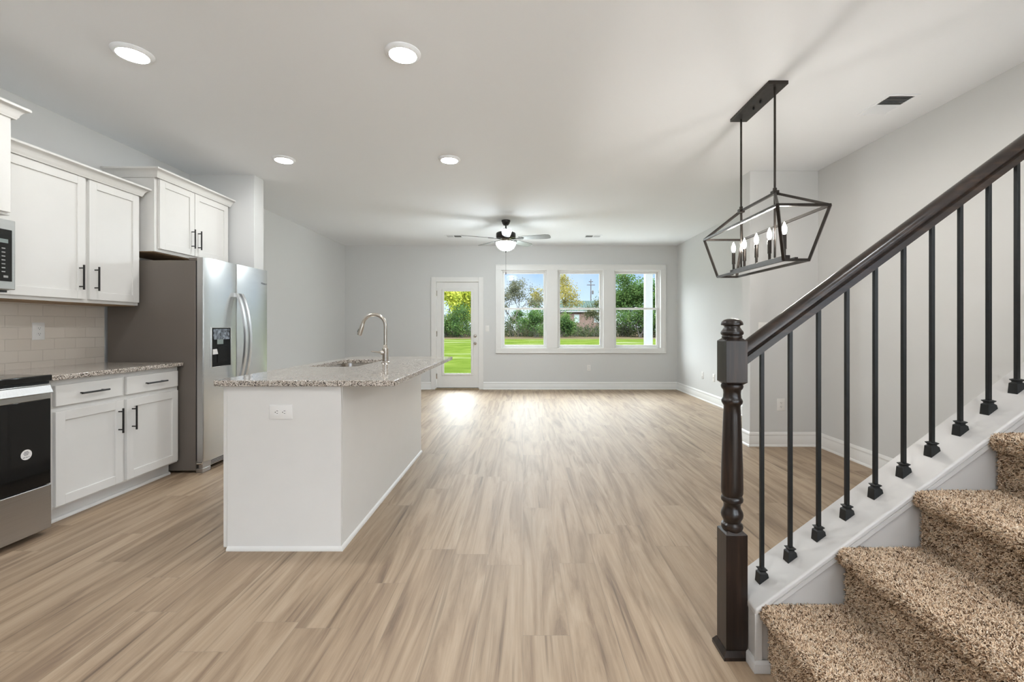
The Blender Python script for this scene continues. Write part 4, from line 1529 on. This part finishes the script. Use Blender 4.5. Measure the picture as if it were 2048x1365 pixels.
# closed solid below the carpet
under = [(p[0] + 0.012, p[1] - 0.012 if p[1] > 0.01 else 0) for p in prof]
sm = MB()
steps_poly = [(NOSE0 + 0.045, 0.0)]
for n in range(STN):
    xn = NOSE0 + RUN * n + 0.045
    zt = T0 + RISE * n - 0.03
    steps_poly += [(xn, zt), (xn + RUN, zt)]
steps_poly.append((NOSE0 + 0.045 + RUN * STN, 0))
for n in range(STN):
    xn = NOSE0 + RUN * n + 0.045
    sm.box(xn, xn + RUN, CYN0, CYN1 - 0.002, 0, T0 + RISE * n - 0.03)
make('tread_core', sm, M['cab_under'], st)
sg = [(NOSE0 + 0.02, 0.0)]
for n in range(STN):
    sg += [(NOSE0 + RUN * n + 0.02, T0 + RISE * n - 0.028), (NOSE0 + RUN * (n + 1) + 0.02, T0 + RISE * n - 0.028)]
sg.append((NOSE0 + RUN * STN + 0.02, 0.0))
make('outer_stringer', MB().prism(sg, 'y', CYN0 - 0.02, CYN0), M['dimmed_trim'], st)

# yarn tufts (numpy)
seg = P[1:] - P[:-1]
sl_ = np.hypot(seg[:, 0], seg[:, 1])
sn_ = np.stack([-seg[:, 1], seg[:, 0]], 1) / np.maximum(sl_, 1e-9)[:, None]   # left normal (outwards: up / -x)
limit = NOSE0 + RUN * 6.9
use = P[:-1, 0] < limit
cum = np.cumsum(np.where(use, sl_, 0))
total = cum[-1]
DENS = 150000
area = total * (CYN1 - 0.605)
N = int(area * DENS)
uu = rng.random(N) * total
idx = np.searchsorted(cum, uu)
tt = rng.random(N)
px = P[idx, 0] + seg[idx, 0] * tt
pz = P[idx, 1] + seg[idx, 1] * tt
py = 0.605 + rng.random(N) * (CYN1 - 0.004 - 0.605)
nx, nz = sn_[idx, 0], sn_[idx, 1]
keep = np.ones(N, bool)
# full pile on the lower flight by the knee wall, thinner towards the far side and the upper steps
dens = np.clip(1.25 - 0.55 * np.maximum(0, (px - 1.75) / 0.5) - 0.6 * np.maximum(0, (1.15 - py) / 0.5), 0.45, 1.0)
keep &= rng.random(N) < dens
px, pz, py, nx, nz = px[keep], pz[keep], py[keep], nx[keep], nz[keep]
N = len(px)
base = np.stack([px, py, pz], 1)
nrm = np.stack([nx, np.zeros(N), nz], 1)
nrm += rng.normal(0, 0.55, (N, 3))
nrm /= np.linalg.norm(nrm, axis=1)[:, None]
L = rng.uniform(0.006, 0.0105, N)
side_ = rng.normal(0, 1, (N, 3))
side_ -= nrm * np.sum(side_ * nrm, 1)[:, None]
side_ /= np.linalg.norm(side_, axis=1)[:, None]
oth = np.cross(nrm, side_)
wd = rng.uniform(0.0010, 0.0017, N)[:, None]
bend = side_ * (L * rng.uniform(0.2, 0.9, N))[:, None]
b0 = base - nrm * 0.003
b1 = base + nrm * (L * 0.55)[:, None] + bend * 0.25
b2 = base + nrm * (L * 0.9)[:, None] + bend * 1.0
rings = []
for c_, ws in ((b0, 0.8), (b1, 1.0), (b2, 0.75)):
    for ang in (0, 2 * PI / 3, 4 * PI / 3):
        rings.append(c_ + (oth * math.cos(ang) + nrm * 0.0 + side_ * math.sin(ang)) * wd * ws)
V = np.stack(rings, 1)           # N x 9 x 3
V[:, :, 1] = np.minimum(V[:, :, 1], 1.5635)
fl = []
for r_ in range(2):
    for k in range(3):
        a, b = r_ * 3 + k, r_ * 3 + (k + 1) % 3
        fl += [(a, b, b + 3), (a, b + 3, a + 3)]
fl.append((6, 7, 8))
fl = np.array(fl)
F = (fl[None] + (np.arange(N) * 9)[:, None, None]).reshape(-1, 3)
V = V.reshape(-1, 3) - np.array(st.location)
me = bpy.data.meshes.new('carpet_pile')
me.vertices.add(len(V))
me.vertices.foreach_set('co', V.astype(np.float32).ravel())
me.loops.add(F.size)
me.loops.foreach_set('vertex_index', F.astype(np.int32).ravel())
me.polygons.add(len(F))
me.polygons.foreach_set('loop_start', np.arange(0, F.size, 3, dtype=np.int32))
me.polygons.foreach_set('loop_total', np.full(len(F), 3, dtype=np.int32))
me.polygons.foreach_set('use_smooth', np.ones(len(F), dtype=bool))
me.update(calc_edges=True)
pal = np.array([(0.86, 0.67, 0.485), (0.72, 0.525, 0.36), (0.95, 0.80, 0.64), (0.50, 0.335, 0.215), (0.21, 0.125, 0.075), (0.11, 0.066, 0.041)])
wts = np.array([0.28, 0.20, 0.19, 0.14, 0.12, 0.07])
ci = rng.choice(len(pal), N, p=wts)
# yarns of one shade lie together in small patches
patch = np.floor(base * 140).astype(np.int64)
hsh = (patch[:, 0] * 73856093 ^ patch[:, 1] * 19349663 ^ patch[:, 2] * 83492791) % 9973
pr_ = np.random.default_rng(11).choice(len(pal), 9973, p=wts)
same = rng.random(N) < 0.45
ci = np.where(same, pr_[hsh], ci)
colr = pal[ci] * rng.uniform(0.85, 1.12, (N, 1))
cv = np.ones((N, 9, 4), np.float32)
cv[:, :, :3] = colr[:, None, :]
ca_ = me.color_attributes.new('yarn', 'FLOAT_COLOR', 'POINT')
ca_.data.foreach_set('color', cv.ravel())
me.materials.append(M['carpet'])
cp_o = bpy.data.objects.new('carpet_pile', me)
COL.objects.link(cp_o)
cp_o.parent = st
cp_o['kind'] = 'stuff'
cp_o['label'] = 'mottled brown and beige frieze carpet pile'

# railing
RYc = 1.646
rl = thing('stair_railing', 'dark wood handrail and turned newel post with ten black iron balusters', 'railing', (0.765, RYc, 0))
NX = 0.7645
hw = 0.0385
nb = MB()


def block(z0, z1, c0, c1):
    """square block with rounded-off shoulders"""
    prof_ = [(z0, hw - c0), (z0 + c0 * 0.8, hw), (z1 - c1 * 0.8, hw), (z1, hw - c1)]
    vv, ff_ = [], []
    for z, w in prof_:
        for sx, sy in ((-1, -1), (1, -1), (1, 1), (-1, 1)):
            vv.append((NX + sx * w, RYc + sy * w, z))
    for i in range(len(prof_) - 1):
        for k in range(4):
            a, b = i * 4 + k, i * 4 + (k + 1) % 4
            ff_.append((a, b, b + 4, a + 4))
    ff_.append((3, 2, 1, 0))
    ff_.append(tuple(range(len(vv) - 4, len(vv))))
    nb.add(vv, ff_)


block(0.0, 0.455, 0.0, 0.018)
block(0.972, 1.145, 0.018, 0.012)
turn = [(0.030, 0.44), (0.036, 0.452), (0.038, 0.460), (0.036, 0.468), (0.029, 0.474), (0.031, 0.482), (0.037, 0.493), (0.0385, 0.503), (0.036, 0.514),
        (0.030, 0.526), (0.0285, 0.536), (0.031, 0.546), (0.037, 0.552), (0.038, 0.559), (0.036, 0.566), (0.033, 0.570), (0.0375, 0.580), (0.038, 0.60),
        (0.0365, 0.68), (0.0335, 0.78), (0.0300, 0.87), (0.0285, 0.898), (0.031, 0.903), (0.0355, 0.910), (0.0365, 0.917), (0.034, 0.923), (0.0305, 0.928),
        (0.0295, 0.945), (0.031, 0.956), (0.036, 0.962), (0.0385, 0.969), (0.037, 0.976), (0.030, 0.982)]
nb.lathe(turn, (NX, RYc, 0), 32)
fin = [(0.032, 1.140), (0.035, 1.148), (0.035, 1.152), (0.033, 1.155), (0.0385, 1.160), (0.0392, 1.166), (0.037, 1.171), (0.034, 1.174), (0.0315, 1.178),
       (0.0275, 1.184), (0.027, 1.189), (0.031, 1.192), (0.0375, 1.193), (0.038, 1.197), (0.0355, 1.205), (0.028, 1.212), (0.016, 1.216), (0.002, 1.2175)]
nb.lathe(fin, (NX, RYc, 0), 32)
nw = make('newel_post', nb, M['wood'], rl, bevel=0.0008)
bm_ = MB()
bm_.frustum((NX, RYc, 0.0), (hw + 0.013, hw + 0.013), (NX, RYc, 0.012), (hw + 0.013, hw + 0.013))
bm_.frustum((NX, RYc, 0.012), (hw + 0.013, hw + 0.013), (NX, RYc, 0.030), (hw + 0.002, hw + 0.002))
make('base_moulding', bm_, M['wood'], nw)

# handrail profile (across y, up) swept along the slope
RX0, RX1 = NX + hw - 0.003, 2.72


def railtop(x):
    return 1.1335 + SL * (x - 0.806)


hp = []
for a in range(0, 181, 15):
    hp.append((0.031 * math.cos(math.radians(a)), -0.030 + 0.030 * math.sin(math.radians(a))))
hp += [(-0.030, -0.038), (-0.022, -0.045), (-0.020, -0.050), (-0.0245, -0.055), (-0.0245, -0.080), (0.0245, -0.080), (0.0245, -0.055), (0.020, -0.050), (0.022, -0.045), (0.030, -0.038)]
hv, hf = [], []
for X in (RX0, RX1):
    for yy, zz in hp:
        hv.append((X, RYc + yy, railtop(X) + zz * 1.05))
n = len(hp)
hf = [tuple(range(n)), tuple(reversed(range(n, 2 * n)))] + [(i, i + n, (i + 1) % n + n, (i + 1) % n) for i in range(n)]
make('handrail', MB().add(hv, hf), M['rail'], rl, smooth=40)
bq = 0.00645
bx0 = 0.8735
proto_b = None
for k in range(17):
    X = bx0 + 0.1037 * k
    if X > 2.5:
        break
    zb, zt = capz(X), railtop(X) - 0.075
    bm2 = MB().box(X - bq, X + bq, RYc - bq, RYc + bq, zb - 0.008, zt)
    ba = make('baluster', bm2, M['black_metal'], rl, bevel=0.0008, seg=1)
    shm = MB()
    w0, w1 = 0.0165, 0.0145

    def ringz(w, z):
        return [(X - w, RYc - w, z + capz(X - w)), (X + w, RYc - w, z + capz(X + w)), (X + w, RYc + w, z + capz(X + w)), (X - w, RYc + w, z + capz(X - w))]

    def flat(w, z):
        return [(X - w, RYc - w, z), (X + w, RYc - w, z), (X + w, RYc + w, z), (X - w, RYc + w, z)]
    zz = capz(X)
    rgs = [ringz(0.0170, 0.0), flat(0.0150, zz + 0.026), flat(0.0102, zz + 0.030), flat(0.0102, zz + 0.033), flat(0.0145, zz + 0.038), flat(0.0145, zz + 0.040), flat(0.0075, zz + 0.043)]
    vv = [p for r_ in rgs for p in r_]
    ff_ = [(3, 2, 1, 0), tuple(range(len(vv) - 4, len(vv)))]
    for i in range(len(rgs) - 1):
        for q in range(4):
            a, b = i * 4 + q, i * 4 + (q + 1) % 4
            ff_.append((a, b, b + 4, a + 4))
    shm.add(vv, ff_)
    make('shoe', shm, M['black_metal'], ba, bevel=0.0006, seg=1, smooth=25)

# ------------------------------------------------------------------ outdoors
GZ = -0.15
gl_ = MB()
gl_.add([(-150, -60, GZ), (150, -60, GZ), (150, 160, GZ), (-150, 160, GZ)], [(0, 1, 2, 3)])
lw = make('ground', gl_, M['lawn'], smooth=0)
tag(lw, 'bright green sunlit lawn with pale patches behind the house', 'lawn', kind='structure')
pa_ = struct('path', MB().box(-2.9, 3.9, YB + WT + 0.002, 12.6, GZ, GZ + 0.04), pmat('patio_concrete', (0.52, 0.52, 0.49), 0.85, noise=0.08, nscale=3))

struct('bounce_slab', MB().box(-8, 3.2, -22, YF - 0.2, GZ, GZ + 0.05).box(3.2, 16, -22, 3.0, GZ, GZ + 0.05), pmat('bounce_concrete', (0.78, 0.77, 0.75), 0.85, noise=0.06, nscale=2))  # unseen pale slab, added to bounce daylight up onto the ceiling

pcx, pcy = 3.45, 12.4
pcol = thing('porch_column', 'square white porch column outside the rightmost window', 'column', (pcx, pcy, GZ + 0.04))
make('shaft', MB().box(pcx - 0.098, pcx + 0.098, pcy - 0.098, pcy + 0.098, GZ + 0.04, 3.05), M['porch'], pcol, bevel=0.004)
make('base_trim', MB().box(pcx - 0.12, pcx + 0.12, pcy - 0.12, pcy + 0.12, GZ + 0.04, GZ + 0.2), M['porch'], pcol, bevel=0.006)
make('beam', MB().box(pcx - 0.12, pcx + 0.12, YB + WT + 0.01, pcy + 0.14, 3.05, 3.3), M['porch'], pcol, bevel=0.006)


def leaves(cent, size, n, spread=1.0, rg=rng):
    """n leaf cards scattered on given centres; returns MB"""
    cent = np.asarray(cent)
    k = rg.integers(0, len(cent), n)
    c = cent[k][:, :3] + rg.normal(0, 1, (n, 3)) * cent[k][:, 3:4] * spread * 0.5
    d1 = rg.normal(0, 1, (n, 3))
    d1 /= np.linalg.norm(d1, axis=1)[:, None]
    d2 = np.cross(d1, rg.normal(0, 1, (n, 3)))
    d2 /= np.linalg.norm(d2, axis=1)[:, None]
    s = (size * rg.uniform(0.5, 1.1, n))[:, None]
    q = np.stack([c - d1 * s * 0.6, c + d2 * s * 0.35, c + d1 * s * 0.6, c - d2 * s * 0.35], 1).reshape(-1, 3)
    return q


def link_quads(name, q, mat, parent):
    n = len(q) // 4
    me = bpy.data.meshes.new(name)
    r = root_of(parent).location
    q = q - np.array(r)
    me.vertices.add(len(q))
    me.vertices.foreach_set('co', q.astype(np.float32).ravel())
    me.loops.add(len(q))
    me.loops.foreach_set('vertex_index', np.arange(len(q), dtype=np.int32))
    me.polygons.add(n)
    me.polygons.foreach_set('loop_start', np.arange(0, len(q), 4, dtype=np.int32))
    me.polygons.foreach_set('loop_total', np.full(n, 4, dtype=np.int32))
    me.update(calc_edges=True)
    me.materials.append(mat)
    o = bpy.data.objects.new(name, me)
    COL.objects.link(o)
    o.parent = parent
    return o


def tree(label, x, y, h, spread, mat, n_leaf, leaf=0.3, trunk_r=0.16, levels=4, clump=0.9, low=0.25, lean=0.0):
    t = thing('tree', label, 'tree', (x, y, GZ), 'trees beyond the lawn')
    rnd = random.Random(int(abs(x * 131 + y * 17 + h * 7)))
    br = MB()
    tips = []

    def grow(p, d, L, r, lv):
        pts_ = [p]
        rs = [r]
        q = p.copy()
        dd_ = d.copy()
        for i in range(4):
            dd_ = (dd_ + Vector((rnd.gauss(0, 0.16), rnd.gauss(0, 0.16), rnd.gauss(0.03, 0.1)))).normalized()
            q = q + dd_ * L / 4
            pts_.append(q.copy())
            rs.append(r * (1 - 0.12 * (i + 1)))
            if lv <= 2 and i >= 1:
                tips.append((q.x, q.y, q.z, clump * 0.7))
        br.tube(pts_, rs, 5, cap=False)
        if lv == 0:
            tips.append((q.x, q.y, q.z, clump))
            return
        for i in range(rnd.choice((2, 3, 3))):
            a = rnd.uniform(0, 2 * PI)
            el_ = rnd.uniform(0.35, 0.95)
            u_ = dd_.orthogonal().normalized()
            w2 = dd_.cross(u_)
            nd = (dd_ * math.cos(el_) + (u_ * math.cos(a) + w2 * math.sin(a)) * math.sin(el_)).normalized()
            grow(pts_[rnd.choice((2, 3, 4, 4))], nd, L * rnd.uniform(0.62, 0.82), r * 0.55, lv - 1)
    nst = 1 if trunk_r > 0.12 else 3
    for s_ in range(nst):
        grow(Vector((x + rnd.uniform(-.3, .3) * (nst > 1), y, GZ)), Vector((lean + rnd.gauss(0, 0.12 * nst), 0, 1)).normalized(), h * 0.40, trunk_r, levels)
    # scale crown to the wanted height and spread
    arr = np.array(br.v)
    tp = np.array(tips)
    z_max = tp[:, 2].max() - GZ
    sz = h * 0.93 / z_max
    hx = max(1e-3, np.percentile(np.abs(tp[:, 0] - x), 93))
    sx = spread / hx
    for A in (arr, tp):
        A[:, 2] = GZ + (A[:, 2] - GZ) * sz
        fac = np.clip((A[:, 2] - GZ) / (h * 0.3), 0, 1)
        A[:, 0] = x + (A[:, 0] - x) * (1 + (sx - 1) * fac)
        A[:, 1] = y + (A[:, 1] - y) * (1 + (sx - 1) * fac)
    br.v = [tuple(p) for p in arr]
    make('trunk', br, M['bark'], t, smooth=60)
    tp = tp[tp[:, 2] > GZ + h * low]
    link_quads('foliage', leaves(tp, leaf, n_leaf), mat, t)
    return t


def PX(px, Y):
    return (px - 1046) / 900.0 * Y


tree('lime-yellow leafy tree filling the upper left of the glass door', PX(890, 62), 62, 11.0, 3.0, M['leaf_lime'], 12000, 0.30, 0.16, 4, 1.5, 0.12)
tree('grey-leaved thin tree at right side of the door glass', PX(940, 70), 70, 11.5, 3.0, M['leaf_grey'], 5000, 0.24, 0.13, 4, 1.2, 0.12)
tree('dark green bush low behind the glass door', PX(922, 60), 60, 4.2, 2.6, M['leaf_green'], 5200, 0.24, 0.08, 3, 1.1, 0.05)
tree('bare-branched spreading tree in the leftmost window', PX(1040, 66), 66, 9.4, 4.6, M['leaf_grey'], 7000, 0.20, 0.17, 5, 0.9, 0.10)
tree('gold-leaved tall tree whose crown shows between left and middle windows', PX(1098, 70), 70, 10.8, 3.9, M['leaf_gold'], 4200, 0.26, 0.17, 5, 0.9, 0.38)
tree('olive loose tree standing in front of the brick house at right', PX(1200, 68), 68, 5.8, 1.7, M['leaf_olive'], 2200, 0.22, 0.13, 4, 0.7, 0.2)
tree('full green tree filling the left half of the rightmost window', PX(1256, 64), 64, 9.6, 5.0, M['leaf_green'], 16000, 0.30, 0.17, 5, 1.5, 0.06)
tree('broad dark green shrub low behind the porch column', PX(1282, 60), 60, 4.4, 3.0, M['leaf_green'], 6500, 0.24, 0.08, 3, 1.2, 0.03)
tree('tall thin-leaved tree right of the porch column', PX(1318, 72), 72, 11.0, 3.6, M['leaf_olive'], 5000, 0.26, 0.15, 4, 1.2, 0.12)
tree('small dark evergreen low behind the thicket in the leftmost window', PX(1034, 78), 78, 4.6, 1.0, M['leaf_green'], 1600, 0.24, 0.13, 3, 0.7, 0.05)
tree('green bushy young tree at the right edge of the leftmost window', PX(1073, 60), 60, 3.7, 1.6, M['leaf_green'], 4200, 0.22, 0.06, 3, 0.9, 0.03)
tree('vine-covered green bush at the left edge of the middle window', PX(1123, 60), 60, 3.4, 1.4, M['leaf_green'], 3600, 0.22, 0.06, 3, 0.8, 0.03)

# thicket: one tangled band nobody could count
th = thing('thicket', 'tangled band of brown and green brush along far edge of lawn', 'brush', (0, 66, GZ), None, 'stuff')
cents = []
r2 = np.random.default_rng(3)
for k in range(520):
    x_ = r2.uniform(-32, 40)
    y_ = r2.uniform(61.5, 72)
    hh = r2.uniform(0.9, 3.1) * (0.5 if 5.5 < x_ < 12.5 else 1.0)
    for m_ in range(4):
        cents.append((x_ + r2.normal(0, 0.4), y_ + r2.normal(0, 0.4), GZ + hh * r2.uniform(0.1, 1.0), 0.55))
link_quads('brush_leaves', leaves(cents, 0.24, 60000, rg=r2), M['brush'], th)
tw = MB()
rr3 = random.Random(5)
for k in range(420):
    x_ = rr3.uniform(-32, 40)
    y_ = rr3.uniform(61, 70)
    hh = rr3.uniform(0.8, 3.0)
    p0 = Vector((x_, y_, GZ))
    p1 = p0 + Vector((rr3.gauss(0, 0.25), rr3.gauss(0, 0.25), hh * 0.5))
    p2 = p1 + Vector((rr3.gauss(0, 0.5), rr3.gauss(0, 0.3), hh * 0.5))
    tw.tube([p0, p1, p2], [0.03, 0.02, 0.008], 4, cap=False)
make('twigs', tw, M['bark'], th, smooth=0)

# brick house far behind
HX0, HX1, HY0, HY1 = PX(1108, 84), PX(1222, 84), 84.0, 92.0
hs = thing('brick_house', 'red brick house with pale green metal roof beyond the thicket', 'house', ((HX0 + HX1) / 2, 88, GZ))
EZ = 4.15
make('walls', MB().box(HX0, HX1, HY0, HY1, GZ, EZ), M['brick'], hs)
rfm = MB()
ov = 0.5
RZ = 6.35
rfm.add([(HX0 - ov, HY0 - ov, EZ - 0.1), (HX1 + ov, HY0 - ov, EZ - 0.1), (HX1 + ov, HY1 + ov, EZ - 0.1), (HX0 - ov, HY1 + ov, EZ - 0.1), (HX0 - ov, 88, RZ), (HX1 + ov, 88, RZ),
         (HX0 - ov, HY0 - ov, EZ + 0.05), (HX1 + ov, HY0 - ov, EZ + 0.05), (HX1 + ov, HY1 + ov, EZ + 0.05), (HX0 - ov, HY1 + ov, EZ + 0.05)],
        [(0, 3, 2, 1), (0, 1, 7, 6), (2, 3, 9, 8), (6, 7, 5, 4), (8, 9, 4, 5), (0, 6, 4, 9, 3), (1, 2, 8, 5, 7)])
rfo = make('roof', rfm, M['green_roof'], hs, smooth=0)
sr = MB()
for k in range(26):
    x_ = HX0 - ov + (HX1 - HX0 + 2 * ov) * k / 25
    sr.bar((x_, HY0 - ov, EZ + 0.08), (x_, 88, RZ + 0.03), 0.05, 0.06)
make('standing_seams', sr, M['green_roof'], rfo)
make('fascia', MB().box(HX0 - ov, HX1 + ov, HY0 - ov - 0.03, HY0 - ov, EZ - 0.16, EZ + 0.06), M['porch'], hs)
for px_ in (1153.5, 1193.5):
    cx_ = PX(px_, 84)
    wf = MB()
    for a in ((cx_ - 0.5, cx_ - 0.40, 2.05, 3.6), (cx_ + 0.40, cx_ + 0.5, 2.05, 3.6), (cx_ - 0.4, cx_ + 0.4, 3.5, 3.6), (cx_ - 0.4, cx_ + 0.4, 2.05, 2.15), (cx_ - 0.4, cx_ + 0.4, 2.80, 2.87)):
        wf.box(a[0], a[1], HY0 - 0.06, HY0, a[2], a[3])
    wfo = make('window', wf, M['porch'], hs)
    make('pane', MB().box(cx_ - 0.4, cx_ + 0.4, HY0 - 0.03, HY0 - 0.01, 2.15, 3.5), M['lcd'], wfo)

up = thing('utility_pole', 'wooden utility pole with two crossarms beyond the brick house', 'utility pole', (PX(1181.7, 105), 105, GZ))
ux = PX(1181.7, 105)
make('pole', MB().tube([(ux, 105, GZ), (ux, 105, 12.4)], [0.17, 0.11], 8), M['pole'], up)
make('crossarm', MB().box(ux - 0.5, ux + 0.5, 104.85, 105, 11.75, 11.92), M['pole'], up)
make('crossarm', MB().box(ux - 0.95, ux + 0.95, 104.85, 105, 10.95, 11.13), M['pole'], up)
make('transformer', MB().lathe([(0.22, 0), (0.22, 0.8), (0.1, 0.9)], (ux + 0.42, 104.9, 8.9), 10), M['pole'], up)
